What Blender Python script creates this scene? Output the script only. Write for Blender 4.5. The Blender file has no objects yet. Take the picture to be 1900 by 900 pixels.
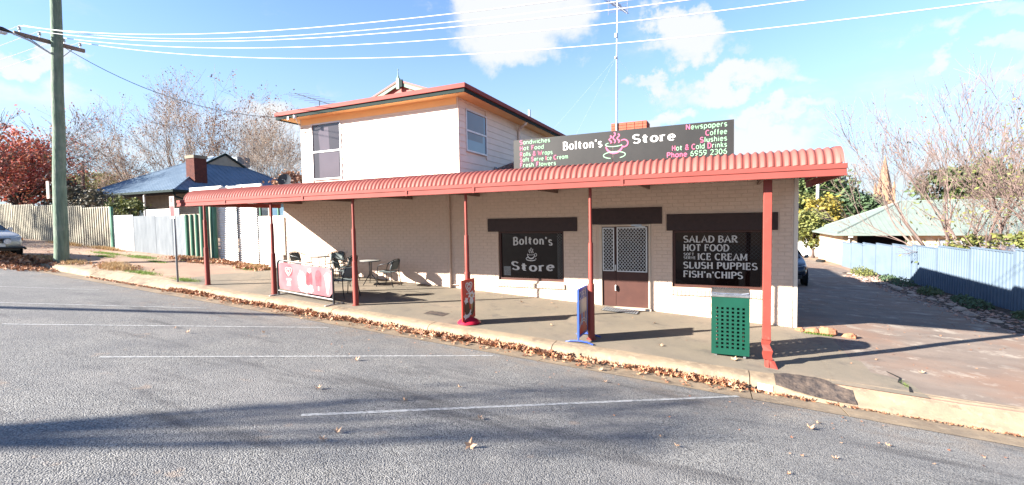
import bpy, math, random
from mathutils import Vector, Matrix
from math import sin, cos, pi, radians, sqrt, atan2, hypot
random.seed(7)
SC = bpy.context.scene
COL = SC.collection

# ------------------------------------------------------------------ camera
F_PX, CAMZ = 852.385, 1.8
YAW, PITCH, ROLL = radians(-24.5239), radians(2.7241), radians(0.9953)
_f = Vector((sin(YAW), cos(YAW), 0)); _r = Vector((cos(YAW), -sin(YAW), 0)); _d = Vector((0, 0, -1))
_f2 = _f*cos(PITCH)+_d*sin(PITCH); _d2 = _d*cos(PITCH)-_f*sin(PITCH)
_r3 = _r*cos(ROLL)+_d2*sin(ROLL); _d3 = _d2*cos(ROLL)-_r*sin(ROLL)
cam = bpy.data.cameras.new('camera'); camo = bpy.data.objects.new('camera', cam); COL.objects.link(camo)
cam.sensor_width = 36; cam.lens = 36*F_PX/1900; cam.clip_end = 3000; cam.clip_start = 0.05
camo.matrix_world = Matrix(((_r3.x, -_d3.x, -_f2.x, 0), (_r3.y, -_d3.y, -_f2.y, 0), (_r3.z, -_d3.z, -_f2.z, CAMZ), (0, 0, 0, 1)))
SC.camera = camo
SC.render.resolution_x = 1024; SC.render.resolution_y = 485
SC.view_settings.view_transform = 'Standard'; SC.view_settings.look = 'None'
SC.view_settings.exposure = 2.8; SC.view_settings.gamma = 1

def ray(px, py):
    return _r3*((px-950)/F_PX)+_d3*((py-450)/F_PX)+_f2
def at(px, py, Y):                      # point of the vertical plane y = Y seen at a photo pixel
    r = ray(px, py); return Vector((0, 0, CAMZ))+r*(Y/r.y)

# ------------------------------------------------------------------ sky and sun
SUN_EL = radians(23.1); SUN_H = Vector((-0.741, -0.672))
W = bpy.data.worlds.new('World'); SC.world = W; W.use_nodes = True
nt = W.node_tree; nt.nodes.clear()
def wn(t, **k):
    n = nt.nodes.new(t)
    for a, b in k.items(): setattr(n, a, b)
    return n
def wl(a, b): nt.links.new(a, b)
sky = wn('ShaderNodeTexSky', sky_type='NISHITA', sun_disc=False, sun_elevation=SUN_EL, altitude=200, air_density=1.0, dust_density=0.15, ozone_density=1.0)
sky.sun_rotation = atan2(SUN_H.x, SUN_H.y)
tc = wn('ShaderNodeTexCoord')
nz = wn('ShaderNodeTexNoise'); nz.inputs['Scale'].default_value = 9; nz.inputs['Detail'].default_value = 8; nz.inputs['Roughness'].default_value = 0.6
wl(tc.outputs['Generated'], nz.inputs['Vector'])
sub = wn('ShaderNodeVectorMath', operation='SUBTRACT'); wl(nz.outputs['Color'], sub.inputs[0]); sub.inputs[1].default_value = (.5, .5, .5)
scl = wn('ShaderNodeVectorMath', operation='SCALE'); wl(sub.outputs[0], scl.inputs[0]); scl.inputs['Scale'].default_value = 0.24
wrp = wn('ShaderNodeVectorMath', operation='ADD'); wl(tc.outputs['Generated'], wrp.inputs[0]); wl(scl.outputs[0], wrp.inputs[1])
def wmath(op, a, b=None, clamp=False):
    n = wn('ShaderNodeMath', operation=op); n.use_clamp = clamp
    for i, v in enumerate((a, b)):
        if v is None: continue
        if isinstance(v, (int, float)): n.inputs[i].default_value = v
        else: wl(v, n.inputs[i])
    return n.outputs[0]
# cumulus banks where they stand in the sky (direction, half width, half height in degrees, density)
CLOUDS = [(945, 45, 9.5, 5.5, 1.2), (1010, 25, 6, 3.5, 1), (870, 35, 5, 2, .6), (1275, 72, 5, 2.2, .95), (1205, 148, 4, 1.2, .8), (1360, 152, 6.5, 1.9, .95), (1245, 218, 3.2, 1.7, 1.0),
          (1425, 262, 5.5, 1.9, .95), (1440, 213, 5, 1, .6), (1840, 142, 5, .9, .65), (1850, 52, 4, 1.0, .6), (1700, 158, 1.7, .7, .6), (1620, 226, 2, .8, .4), (1390, 92, 2, .7, .4),
          (500, 268, 5.5, 4, .8), (45, 112, 4, 1.1, .8), (370, 215, 5, 2.2, .6), (330, 270, 6, 3, .7), (200, 270, 7, 2.5, .5), (40, 200, 5, 2, .4), (620, 130, 3, .6, .2), (1600, 330, 6, 1.3, .6), (1790, 230, 7, 1.5, .35)]
dens = None
for px, py, a, b, s in CLOUDS:
    c = ray(px, py).normalized()
    U = c.cross(Vector((0, 0, 1))).normalized(); V = U.cross(c).normalized()
    sb = wn('ShaderNodeVectorMath', operation='SUBTRACT'); wl(wrp.outputs[0], sb.inputs[0]); sb.inputs[1].default_value = c
    du = wn('ShaderNodeVectorMath', operation='DOT_PRODUCT'); wl(sb.outputs[0], du.inputs[0]); du.inputs[1].default_value = U/radians(a)
    dv = wn('ShaderNodeVectorMath', operation='DOT_PRODUCT'); wl(sb.outputs[0], dv.inputs[0]); dv.inputs[1].default_value = V/radians(b)
    q = wmath('ADD', wmath('MULTIPLY', du.outputs['Value'], du.outputs['Value']), wmath('MULTIPLY', dv.outputs['Value'], dv.outputs['Value']))
    g = wmath('MULTIPLY', wmath('SUBTRACT', 1.25, q, True), s)
    dens = g if dens is None else wmath('MAXIMUM', dens, g)
n2 = wn('ShaderNodeTexNoise'); n2.inputs['Scale'].default_value = 4.5; n2.inputs['Detail'].default_value = 9; n2.inputs['Roughness'].default_value = 0.62
mp = wn('ShaderNodeMapping'); mp.inputs['Scale'].default_value = (1, 1, 2.6); wl(tc.outputs['Generated'], mp.inputs[0]); wl(mp.outputs[0], n2.inputs['Vector'])
dens = wmath('ADD', dens, wmath('MULTIPLY', wmath('SUBTRACT', n2.outputs['Fac'], .5), 2.3))
mr = wn('ShaderNodeMapRange', interpolation_type='SMOOTHSTEP'); mr.inputs['From Min'].default_value = .12; mr.inputs['From Max'].default_value = 1.05; mr.inputs['To Max'].default_value = .96
wl(dens, mr.inputs['Value'])
skyc = wn('ShaderNodeMix', data_type='RGBA', blend_type='MULTIPLY'); skyc.inputs[0].default_value = 1
wl(sky.outputs[0], skyc.inputs[6]); skyc.inputs[7].default_value = (.58, .68, .86, 1)
veil = wn('ShaderNodeMix', data_type='RGBA'); veil.inputs[0].default_value = .06; wl(skyc.outputs[2], veil.inputs[6]); veil.inputs[7].default_value = (1.25, 1.7, 1.95, 1)
szc = wn('ShaderNodeSeparateXYZ'); wl(tc.outputs['Generated'], szc.inputs[0])
hz = wn('ShaderNodeMapRange', interpolation_type='SMOOTHSTEP'); hz.inputs['From Min'].default_value = .42; hz.inputs['From Max'].default_value = -.02; hz.inputs['To Max'].default_value = .9; wl(szc.outputs[2], hz.inputs['Value'])
low = wn('ShaderNodeMix', data_type='RGBA'); wl(hz.outputs[0], low.inputs[0]); wl(veil.outputs[2], low.inputs[6]); low.inputs[7].default_value = (1.55, 1.95, 2.30, 1)
mix = wn('ShaderNodeMix', data_type='RGBA'); wl(mr.outputs[0], mix.inputs[0]); wl(low.outputs[2], mix.inputs[6]); mix.inputs[7].default_value = (2.35, 2.4, 2.45, 1)
bg = wn('ShaderNodeBackground'); bg.inputs['Strength'].default_value = 0.06; wl(mix.outputs[2], bg.inputs['Color'])
wo = wn('ShaderNodeOutputWorld'); wl(bg.outputs[0], wo.inputs[0])
sl = bpy.data.lights.new('sun', 'SUN'); sl.energy = 4.2; sl.angle = radians(0.53); sl.color = (1, .93, .83)
so = bpy.data.objects.new('sun', sl); COL.objects.link(so)
_sd = Vector((SUN_H.x*cos(SUN_EL), SUN_H.y*cos(SUN_EL), sin(SUN_EL)))
so.rotation_euler = _sd.to_track_quat('Z', 'Y').to_euler(); so.location = (-20, -20, 20)

# ------------------------------------------------------------------ materials
def mat(name, c1, c2=None, rough=.7, scale=3.0, detail=4, lo=.35, hi=.65, bump=0, bscale=60, metal=0, spec=.25, stretch=(1, 1, 1), extra=None, obj=False):
    m = bpy.data.materials.new(name); m.use_nodes = True; t = m.node_tree; b = t.nodes['Principled BSDF']
    b.inputs['Roughness'].default_value = rough; b.inputs['Metallic'].default_value = metal; b.inputs['Specular IOR Level'].default_value = spec
    g = t.nodes.new('ShaderNodeTexCoord') if obj else t.nodes.new('ShaderNodeNewGeometry')
    mpg = t.nodes.new('ShaderNodeMapping'); mpg.inputs['Scale'].default_value = stretch
    t.links.new(g.outputs['Object' if obj else 'Position'], mpg.inputs[0])
    n = t.nodes.new('ShaderNodeTexNoise'); n.inputs['Scale'].default_value = scale; n.inputs['Detail'].default_value = detail; n.inputs['Roughness'].default_value = .6
    t.links.new(mpg.outputs[0], n.inputs['Vector'])
    r = t.nodes.new('ShaderNodeMapRange'); r.inputs['From Min'].default_value = lo; r.inputs['From Max'].default_value = hi
    t.links.new(n.outputs['Fac'], r.inputs['Value'])
    x = t.nodes.new('ShaderNodeMix'); x.data_type = 'RGBA'; t.links.new(r.outputs[0], x.inputs[0])
    c2 = c2 or tuple(v*.86 for v in c1)
    x.inputs[6].default_value = (*c1, 1); x.inputs[7].default_value = (*c2, 1)
    out = x.outputs[2]
    if extra:
        for (c, sc, l, h, fac) in extra:
            n3 = t.nodes.new('ShaderNodeTexNoise'); n3.inputs['Scale'].default_value = sc; n3.inputs['Detail'].default_value = 5; n3.inputs['Roughness'].default_value = .65
            n3.noise_dimensions = '3D'; t.links.new(g.outputs['Object' if obj else 'Position'], n3.inputs['Vector'])
            r3 = t.nodes.new('ShaderNodeMapRange'); r3.inputs['From Min'].default_value = l; r3.inputs['From Max'].default_value = h; r3.inputs['To Max'].default_value = fac
            t.links.new(n3.outputs['Fac'], r3.inputs['Value'])
            x3 = t.nodes.new('ShaderNodeMix'); x3.data_type = 'RGBA'; t.links.new(r3.outputs[0], x3.inputs[0]); t.links.new(out, x3.inputs[6]); x3.inputs[7].default_value = (*c, 1)
            out = x3.outputs[2]
    t.links.new(out, b.inputs['Base Color'])
    if bump:
        nb = t.nodes.new('ShaderNodeTexNoise'); nb.inputs['Scale'].default_value = bscale; nb.inputs['Detail'].default_value = 3
        t.links.new(mpg.outputs[0], nb.inputs['Vector'])
        bp = t.nodes.new('ShaderNodeBump'); bp.inputs['Strength'].default_value = 1; bp.inputs['Distance'].default_value = bump
        t.links.new(nb.outputs['Fac'], bp.inputs['Height']); t.links.new(bp.outputs[0], b.inputs['Normal'])
    return m
def rnd_mat(name, cols, rough=.7, trans=0.0):                         # colour per loose piece
    m = bpy.data.materials.new(name); m.use_nodes = True; t = m.node_tree; b = t.nodes['Principled BSDF']; b.inputs['Roughness'].default_value = rough
    g = t.nodes.new('ShaderNodeNewGeometry'); cr = t.nodes.new('ShaderNodeValToRGB'); cr.color_ramp.interpolation = 'LINEAR'
    e = cr.color_ramp.elements; e[0].position = 0; e[0].color = (*cols[0], 1); e[1].position = 1; e[1].color = (*cols[-1], 1)
    for i in range(1, len(cols)-1):
        k = e.new(i/(len(cols)-1)); k.color = (*cols[i], 1)
    t.links.new(g.outputs['Random Per Island'], cr.inputs[0]); t.links.new(cr.outputs[0], b.inputs['Base Color'])
    if trans:
        tr = t.nodes.new('ShaderNodeBsdfTranslucent'); t.links.new(cr.outputs[0], tr.inputs['Color'])
        ms = t.nodes.new('ShaderNodeMixShader'); ms.inputs[0].default_value = trans
        t.links.new(b.outputs[0], ms.inputs[1]); t.links.new(tr.outputs[0], ms.inputs[2]); t.links.new(ms.outputs[0], t.nodes['Material Output'].inputs[0])
    return m

def asphalt():
    m = bpy.data.materials.new('asphalt'); m.use_nodes = True; t = m.node_tree; b = t.nodes['Principled BSDF']; b.inputs['Roughness'].default_value = .85; b.inputs['Specular IOR Level'].default_value = .3
    g = t.nodes.new('ShaderNodeNewGeometry')
    def N(scale, det, ro=.6, st=None):
        n = t.nodes.new('ShaderNodeTexNoise'); n.inputs['Scale'].default_value = scale; n.inputs['Detail'].default_value = det; n.inputs['Roughness'].default_value = ro
        if st:
            mp_ = t.nodes.new('ShaderNodeMapping'); mp_.inputs['Scale'].default_value = st[0]; mp_.inputs['Rotation'].default_value = (0, 0, st[1])
            t.links.new(g.outputs['Position'], mp_.inputs[0]); t.links.new(mp_.outputs[0], n.inputs['Vector'])
        else: t.links.new(g.outputs['Position'], n.inputs['Vector'])
        return n.outputs['Fac']
    def R(v, l, h, a=0, b_=1):
        r = t.nodes.new('ShaderNodeMapRange'); r.inputs['From Min'].default_value = l; r.inputs['From Max'].default_value = h; r.inputs['To Min'].default_value = a; r.inputs['To Max'].default_value = b_
        t.links.new(v, r.inputs['Value']); return r.outputs[0]
    def X(f, a, c):
        x = t.nodes.new('ShaderNodeMix'); x.data_type = 'RGBA'; t.links.new(f, x.inputs[0])
        for i, v in ((6, a), (7, c)):
            if isinstance(v, tuple): x.inputs[i].default_value = (*v, 1)
            else: t.links.new(v, x.inputs[i])
        return x.outputs[2]
    vo = t.nodes.new('ShaderNodeTexVoronoi'); vo.inputs['Scale'].default_value = 78; t.links.new(g.outputs['Position'], vo.inputs['Vector'])
    sp = t.nodes.new('ShaderNodeSeparateColor'); t.links.new(vo.outputs['Color'], sp.inputs[0])
    stone = R(sp.outputs[0], .0, 1.0)
    c = X(stone, (.088, .086, .082), (.34, .328, .302))
    c = X(R(vo.outputs['Distance'], .35, .75, 0, .75), c, (.034, .034, .036))
    c = X(R(N(28, 3), .4, .66, 0, .35), c, (.27, .268, .262))
    c = X(R(N(1.1, 6, .7), .38, .62, 0, .55), c, (.10, .10, .104))
    c = X(R(N(.5, 5, .6), .5, .72, 0, .5), c, (.22, .208, .195))
    c = X(R(N(.8, 4, .7, ((.35, 1.6, 1), radians(-45))), .55, .70, 0, .75), c, (.05, .048, .05))
    c = X(R(N(2.3, 3, .6), .66, .74, 0, .45), c, (.27, .20, .15))
    sx = t.nodes.new('ShaderNodeSeparateXYZ'); t.links.new(g.outputs['Position'], sx.inputs[0])
    nearg = R(sx.outputs[1], 6.0, 7.3, 0, 1)
    mm = t.nodes.new('ShaderNodeMath'); mm.operation = 'MULTIPLY'; t.links.new(nearg, mm.inputs[0]); t.links.new(R(N(2.5, 5, .7), .42, .62, 0, .75), mm.inputs[1])
    c = X(mm.outputs[0], c, (.21, .165, .125))
    t.links.new(c, b.inputs['Base Color'])
    bp = t.nodes.new('ShaderNodeBump'); bp.inputs['Distance'].default_value = .006; bp.inputs['Strength'].default_value = 1; bp.invert = True
    t.links.new(vo.outputs['Distance'], bp.inputs['Height']); t.links.new(bp.outputs[0], b.inputs['Normal'])
    return m

M = {}
M['asphalt'] = asphalt()
M['line'] = mat('worn_line_paint', (.40, .40, .39), (.20, .20, .195), scale=22, detail=7, lo=.40, hi=.62, bump=.002, bscale=120)
M['path'] = mat('bitumen_footpath', (.18, .152, .115), (.135, .118, .094), rough=.9, scale=1.4, detail=8, bump=.003, bscale=110, extra=[((.24, .19, .14), .7, .48, .64, .7), ((.09, .08, .072), 2.1, .56, .7, .65), ((.05, .048, .045), 60, .55, .7, .35)])
M['kerb'] = mat('kerb_concrete', (.27, .205, .135), (.19, .148, .105), rough=.9, scale=3, detail=7, bump=.004, bscale=60, extra=[((.11, .085, .065), 1.7, .52, .68, .7), ((.34, .27, .19), 9, .52, .68, .55), ((.07, .055, .045), 5, .62, .74, .6)])
M['kerbdark'] = mat('cracked_bitumen_patch', (.035, .03, .03), (.1, .075, .06), rough=.9, scale=9, detail=6, bump=.012, bscale=28)
M['drive'] = mat('driveway_concrete', (.195, .155, .128), (.135, .108, .092), rough=.92, scale=.9, detail=8, bump=.004, bscale=45, stretch=(1, 2.2, 1), extra=[((.20, .125, .09), .45, .46, .62, .75), ((.31, .27, .225), 2.4, .54, .66, .8), ((.075, .05, .045), 1.2, .58, .7, .6), ((.10, .075, .065), 14, .6, .7, .5)])
M['dirt'] = mat('dry_verge_earth', (.27, .18, .13), (.215, .145, .108), rough=.95, scale=1.5, detail=8, bump=.012, bscale=24, extra=[((.30, .23, .16), .9, .5, .65, .7), ((.12, .12, .05), 2.2, .64, .76, .5)])
M['soil'] = mat('garden_soil', (.075, .05, .038), (.04, .03, .024), rough=.95, scale=8, detail=6, bump=.02, bscale=30)
M['brick'] = mat('painted_brick', (.585, .445, .355), (.535, .405, .32), rough=.75, scale=7, detail=5, bump=.0015, bscale=90, extra=[((.38, .31, .25), 2.2, .62, .78, .35)])
M['mortar'] = mat('painted_mortar', (.545, .415, .33), (.50, .38, .30), rough=.85, scale=9, bump=.002, bscale=80)
M['sillb'] = mat('weathered_sill_brick', (.5, .40, .31), (.36, .28, .22), rough=.85, scale=20, bump=.003, bscale=60)
M['board'] = mat('painted_board', (.63, .565, .485), (.58, .52, .445), rough=.6, scale=2.5, bump=.001, bscale=50)
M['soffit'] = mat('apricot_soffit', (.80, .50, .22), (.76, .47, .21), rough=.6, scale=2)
M['red'] = mat('red_awning_paint', (.235, .066, .054), (.195, .052, .043), rough=.62, spec=.25, scale=2.2, detail=6, extra=[((.26, .095, .08), 1.1, .5, .7, .6), ((.12, .04, .034), 5, .6, .75, .35)])
M['redpost'] = mat('red_post_paint', (.20, .036, .026), (.17, .03, .022), rough=.55, spec=.3, scale=5, detail=6, extra=[((.25, .09, .07), 9, .62, .7, .4)])
M['redgut'] = mat('red_gutter_paint', (.19, .043, .036), (.165, .036, .03), rough=.7, spec=.2, scale=1.5)
M['roofred'] = mat('dark_red_roof', (.19, .06, .055), (.14, .045, .045), rough=.5, scale=3)
M['under'] = mat('awning_underside', (.20, .13, .10), (.16, .10, .08), rough=.6)
M['dkgreen'] = mat('dark_green_gutter', (.016, .026, .025), rough=.8, spec=.1)
M['ltgreen'] = mat('pale_green_trim', (.17, .25, .20), rough=.8, spec=.1)
M['brown'] = mat('dark_brown_paint', (.026, .012, .011), (.036, .017, .015), rough=.5, scale=12, spec=.3)
M['door'] = mat('red_brown_door', (.062, .026, .02), (.05, .021, .017), rough=.5, scale=4)
M['frame'] = mat('cream_frame', (.55, .45, .36), rough=.6)
M['alu'] = mat('white_aluminium', (.55, .55, .55), rough=.35, metal=.2)
M['galv'] = mat('galvanised_steel', (.38, .40, .42), (.30, .32, .34), rough=.38, metal=.75, scale=12)
M['steel'] = mat('stainless_lid', (.5, .5, .5), (.36, .36, .36), rough=.25, metal=.9, scale=9)
M['signblk'] = mat('sign_board_black', (.017, .017, .0175), (.022, .0215, .0215), rough=.5, scale=3, extra=[((.035, .033, .032), 6, .66, .75, .5)])
M['white'] = mat('white_lettering', (.52, .51, .5), (.46, .45, .44), rough=.6, scale=20)
M['pink'] = mat('pink_lettering', (.42, .09, .17), (.36, .08, .14), rough=.6, scale=20)
M['mint'] = mat('mint_lettering', (.20, .36, .23), (.17, .31, .2), rough=.6, scale=20)
M['black'] = mat('black_metal', (.02, .021, .023), (.03, .03, .033), rough=.35)
M['rubber'] = mat('black_rubber', (.012, .012, .013), rough=.8, spec=.3)
M['bin'] = mat('green_bin_paint', (.0018, .043, .027), (.0015, .037, .023), rough=.5, spec=.25, scale=4)
M['flipred'] = mat('flip_sign_red', (.38, .03, .02), (.34, .026, .018), rough=.45)
M['basered'] = mat('red_plastic_base', (.36, .012, .035), rough=.35)
M['choc'] = mat('chocolate_print', (.05, .022, .014), rough=.5)
M['waffle'] = mat('waffle_print', (.34, .19, .08), rough=.5)
M['blue'] = mat('blue_metal', (.03, .07, .33), rough=.4)
M['banner'] = mat('banner_pink_print', (.22, .05, .065), (.26, .10, .11), rough=.35, scale=1.4, detail=2, lo=.4, hi=.62, spec=.9)
M['bannerw'] = mat('banner_white_print', (.40, .34, .32), (.34, .27, .25), rough=.35, scale=4)
M['bannerp'] = mat('banner_rose_print', (.24, .07, .085), (.15, .03, .04), rough=.35, scale=4)
M['timber'] = mat('weathered_pole_timber', (.135, .185, .14), (.085, .12, .092), rough=.9, scale=5, detail=7, stretch=(3, 3, .35), bump=.012, bscale=14, extra=[((.2, .21, .185), 2.5, .5, .7, .6), ((.045, .04, .035), 6, .66, .76, .6)])
M['arm'] = mat('crossarm_timber', (.11, .085, .07), (.19, .15, .125), rough=.9, scale=5, stretch=(1, .4, 1), bump=.004)
M['wire'] = mat('aluminium_wire', (.45, .45, .47), rough=.6)
M['dwire'] = mat('dark_cable', (.04, .045, .055), rough=.8, spec=.1)
M['fcream'] = mat('cream_steel_fence', (.27, .25, .195), (.22, .20, .16), rough=.7, spec=.2, scale=3)
M['fgreen'] = mat('green_fence_post', (.05, .145, .10), rough=.5)
M['fgalv'] = mat('old_galvanised_sheet', (.215, .235, .255), (.16, .18, .20), rough=.7, spec=.25, scale=2, detail=6, metal=.1, stretch=(3, 3, .5))
M['fwhite'] = mat('white_painted_steel', (.62, .61, .58), (.54, .53, .50), rough=.55, scale=4)
M['fblue'] = mat('blue_grey_steel_fence', (.10, .135, .178), (.085, .118, .158), rough=.7, spec=.2, scale=.8, detail=5, stretch=(1, 1, 2))
M['hroof'] = mat('blue_grey_roof', (.125, .168, .22), (.09, .13, .178), rough=.5, scale=1.2, detail=5)
M['hwall'] = mat('weatherboard_wall', (.40, .35, .28), (.3, .26, .21), rough=.8, scale=3)
M['chim'] = mat('old_brick', (.10, .03, .022), (.055, .02, .018), rough=.9, scale=6, detail=5, bump=.004, bscale=30)
M['chimr'] = mat('orange_brick', (.30, .09, .055), (.24, .07, .045), rough=.9, scale=6, bump=.004, bscale=30)
M['groof'] = mat('sage_green_roof', (.155, .19, .17), (.135, .165, .15), rough=.7, spec=.2, scale=1.5)
M['gwall'] = mat('cream_render', (.52, .41, .27), (.45, .35, .24), rough=.85, scale=2)
M['stone'] = mat('spire_stone', (.27, .165, .10), (.2, .12, .075), rough=.9, scale=1.2, detail=6)
M['gstone'] = mat('garden_rock', (.38, .29, .22), (.22, .17, .14), rough=.9, scale=7, bump=.01, bscale=20)
M['rrock'] = mat('red_rock', (.38, .17, .09), (.22, .1, .06), rough=.9, scale=8, bump=.01, bscale=20)
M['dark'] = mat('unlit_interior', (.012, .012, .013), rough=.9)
M['bark'] = mat('pale_plane_bark', (.27, .215, .175), (.15, .12, .10), rough=.9, scale=4, detail=5)
M['dbark'] = mat('dark_bark', (.07, .05, .045), (.11, .08, .07), rough=.9, scale=4)
M['pbark'] = mat('pinkish_grey_bark', (.20, .145, .125), (.15, .105, .095), rough=.9, scale=4)
M['leafdry'] = rnd_mat('fallen_leaf_brown', [(.30, .12, .055), (.38, .19, .10), (.20, .075, .04), (.46, .29, .18), (.32, .14, .065), (.10, .045, .03)], .7, .12)
M['leafred'] = rnd_mat('red_autumn_leaf', [(.42, .065, .05), (.46, .13, .085), (.22, .035, .03), (.38, .16, .075), (.50, .19, .16), (.11, .10, .04)], .6, .3)
M['leaftwig'] = rnd_mat('withered_tree_leaf', [(.24, .12, .07), (.16, .08, .06), (.34, .2, .12)], .7, .3)
M['leafgrn'] = rnd_mat('evergreen_leaf', [(.05, .085, .028), (.085, .115, .035), (.035, .06, .022), (.12, .14, .055)], .6, .2)
M['leafdark'] = rnd_mat('dusky_shrub_leaf', [(.07, .06, .04), (.04, .045, .03), (.11, .085, .06)], .7, .2)
M['leafyel'] = rnd_mat('yellow_leaf', [(.34, .25, .035), (.26, .21, .045), (.16, .15, .04)], .6, .3)
M['leafolive'] = rnd_mat('olive_shrub_leaf', [(.11, .13, .03), (.16, .16, .04), (.07, .09, .025)], .6, .2)
M['leafconif'] = rnd_mat('conifer_leaf', [(.04, .075, .035), (.06, .10, .04), (.03, .05, .025)], .7, .1)
M['grass'] = rnd_mat('green_grass_blade', [(.09, .16, .03), (.14, .22, .04), (.2, .24, .06)], .7, .3)
M['straw'] = rnd_mat('dry_grass_blade', [(.38, .26, .12), (.30, .19, .09), (.46, .33, .17), (.22, .13, .07)], .8, .2)
M['gravel'] = rnd_mat('mulch_and_stone_chips', [(.30, .2, .16), (.16, .1, .08), (.42, .32, .27), (.34, .17, .11), (.2, .19, .2)], .9)

def glassy(name, c, rough=.04, spec=.5):
    m = bpy.data.materials.new(name); m.use_nodes = True; t = m.node_tree; b = t.nodes['Principled BSDF']
    b.inputs['Base Color'].default_value = (*c, 1); b.inputs['Roughness'].default_value = rough; b.inputs['Specular IOR Level'].default_value = spec
    n = t.nodes.new('ShaderNodeTexNoise'); n.inputs['Scale'].default_value = 1.3; g = t.nodes.new('ShaderNodeNewGeometry'); t.links.new(g.outputs['Position'], n.inputs['Vector'])
    bp = t.nodes.new('ShaderNodeBump'); bp.inputs['Distance'].default_value = .004; t.links.new(n.outputs['Fac'], bp.inputs['Height']); t.links.new(bp.outputs[0], b.inputs['Normal'])
    mx = t.nodes.new('ShaderNodeMix'); mx.data_type = 'RGBA'; t.links.new(n.outputs['Fac'], mx.inputs[0]); mx.inputs[6].default_value = (*c, 1); mx.inputs[7].default_value = (*[v*1.6 for v in c], 1)  # noise lightens the base colour to stand for faint reflection blotches
    t.links.new(mx.outputs[2], b.inputs['Base Color'])
    return m
M['shopglass'] = glassy('dark_shop_glass', (.0065, .0035, .0035), .03, .2)
M['upglass'] = glassy('upstairs_glass', (.03, .028, .032), .06, .5)
M['curtain'] = glassy('curtained_glass', (.055, .047, .056), .08, .6)
M['sideglass'] = glassy('sky_reflecting_glass', (.05, .09, .13), .05, 1.0)
M['carglass'] = glassy('car_glass', (.02, .025, .03), .02, 1.0)
M['sticker'] = mat('faded_sticker', (.2, .21, .21), (.1, .1, .1), rough=.4, scale=40)
M['silver'] = mat('silver_car_paint', (.36, .35, .335), rough=.3, metal=.25)
M['navy'] = mat('dark_blue_car_paint', (.012, .022, .04), rough=.2, metal=.3, spec=.8)
M['lamp'] = mat('lamp_lens', (.6, .62, .64), (.3, .32, .34), rough=.12, scale=25)
M['psign'] = mat('parking_sign_face', (.34, .26, .25), rough=.5)
M['psred'] = mat('parking_sign_red', (.22, .03, .035), rough=.5)
M['orange'] = mat('amber_light', (.5, .15, .02), rough=.3)

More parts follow.
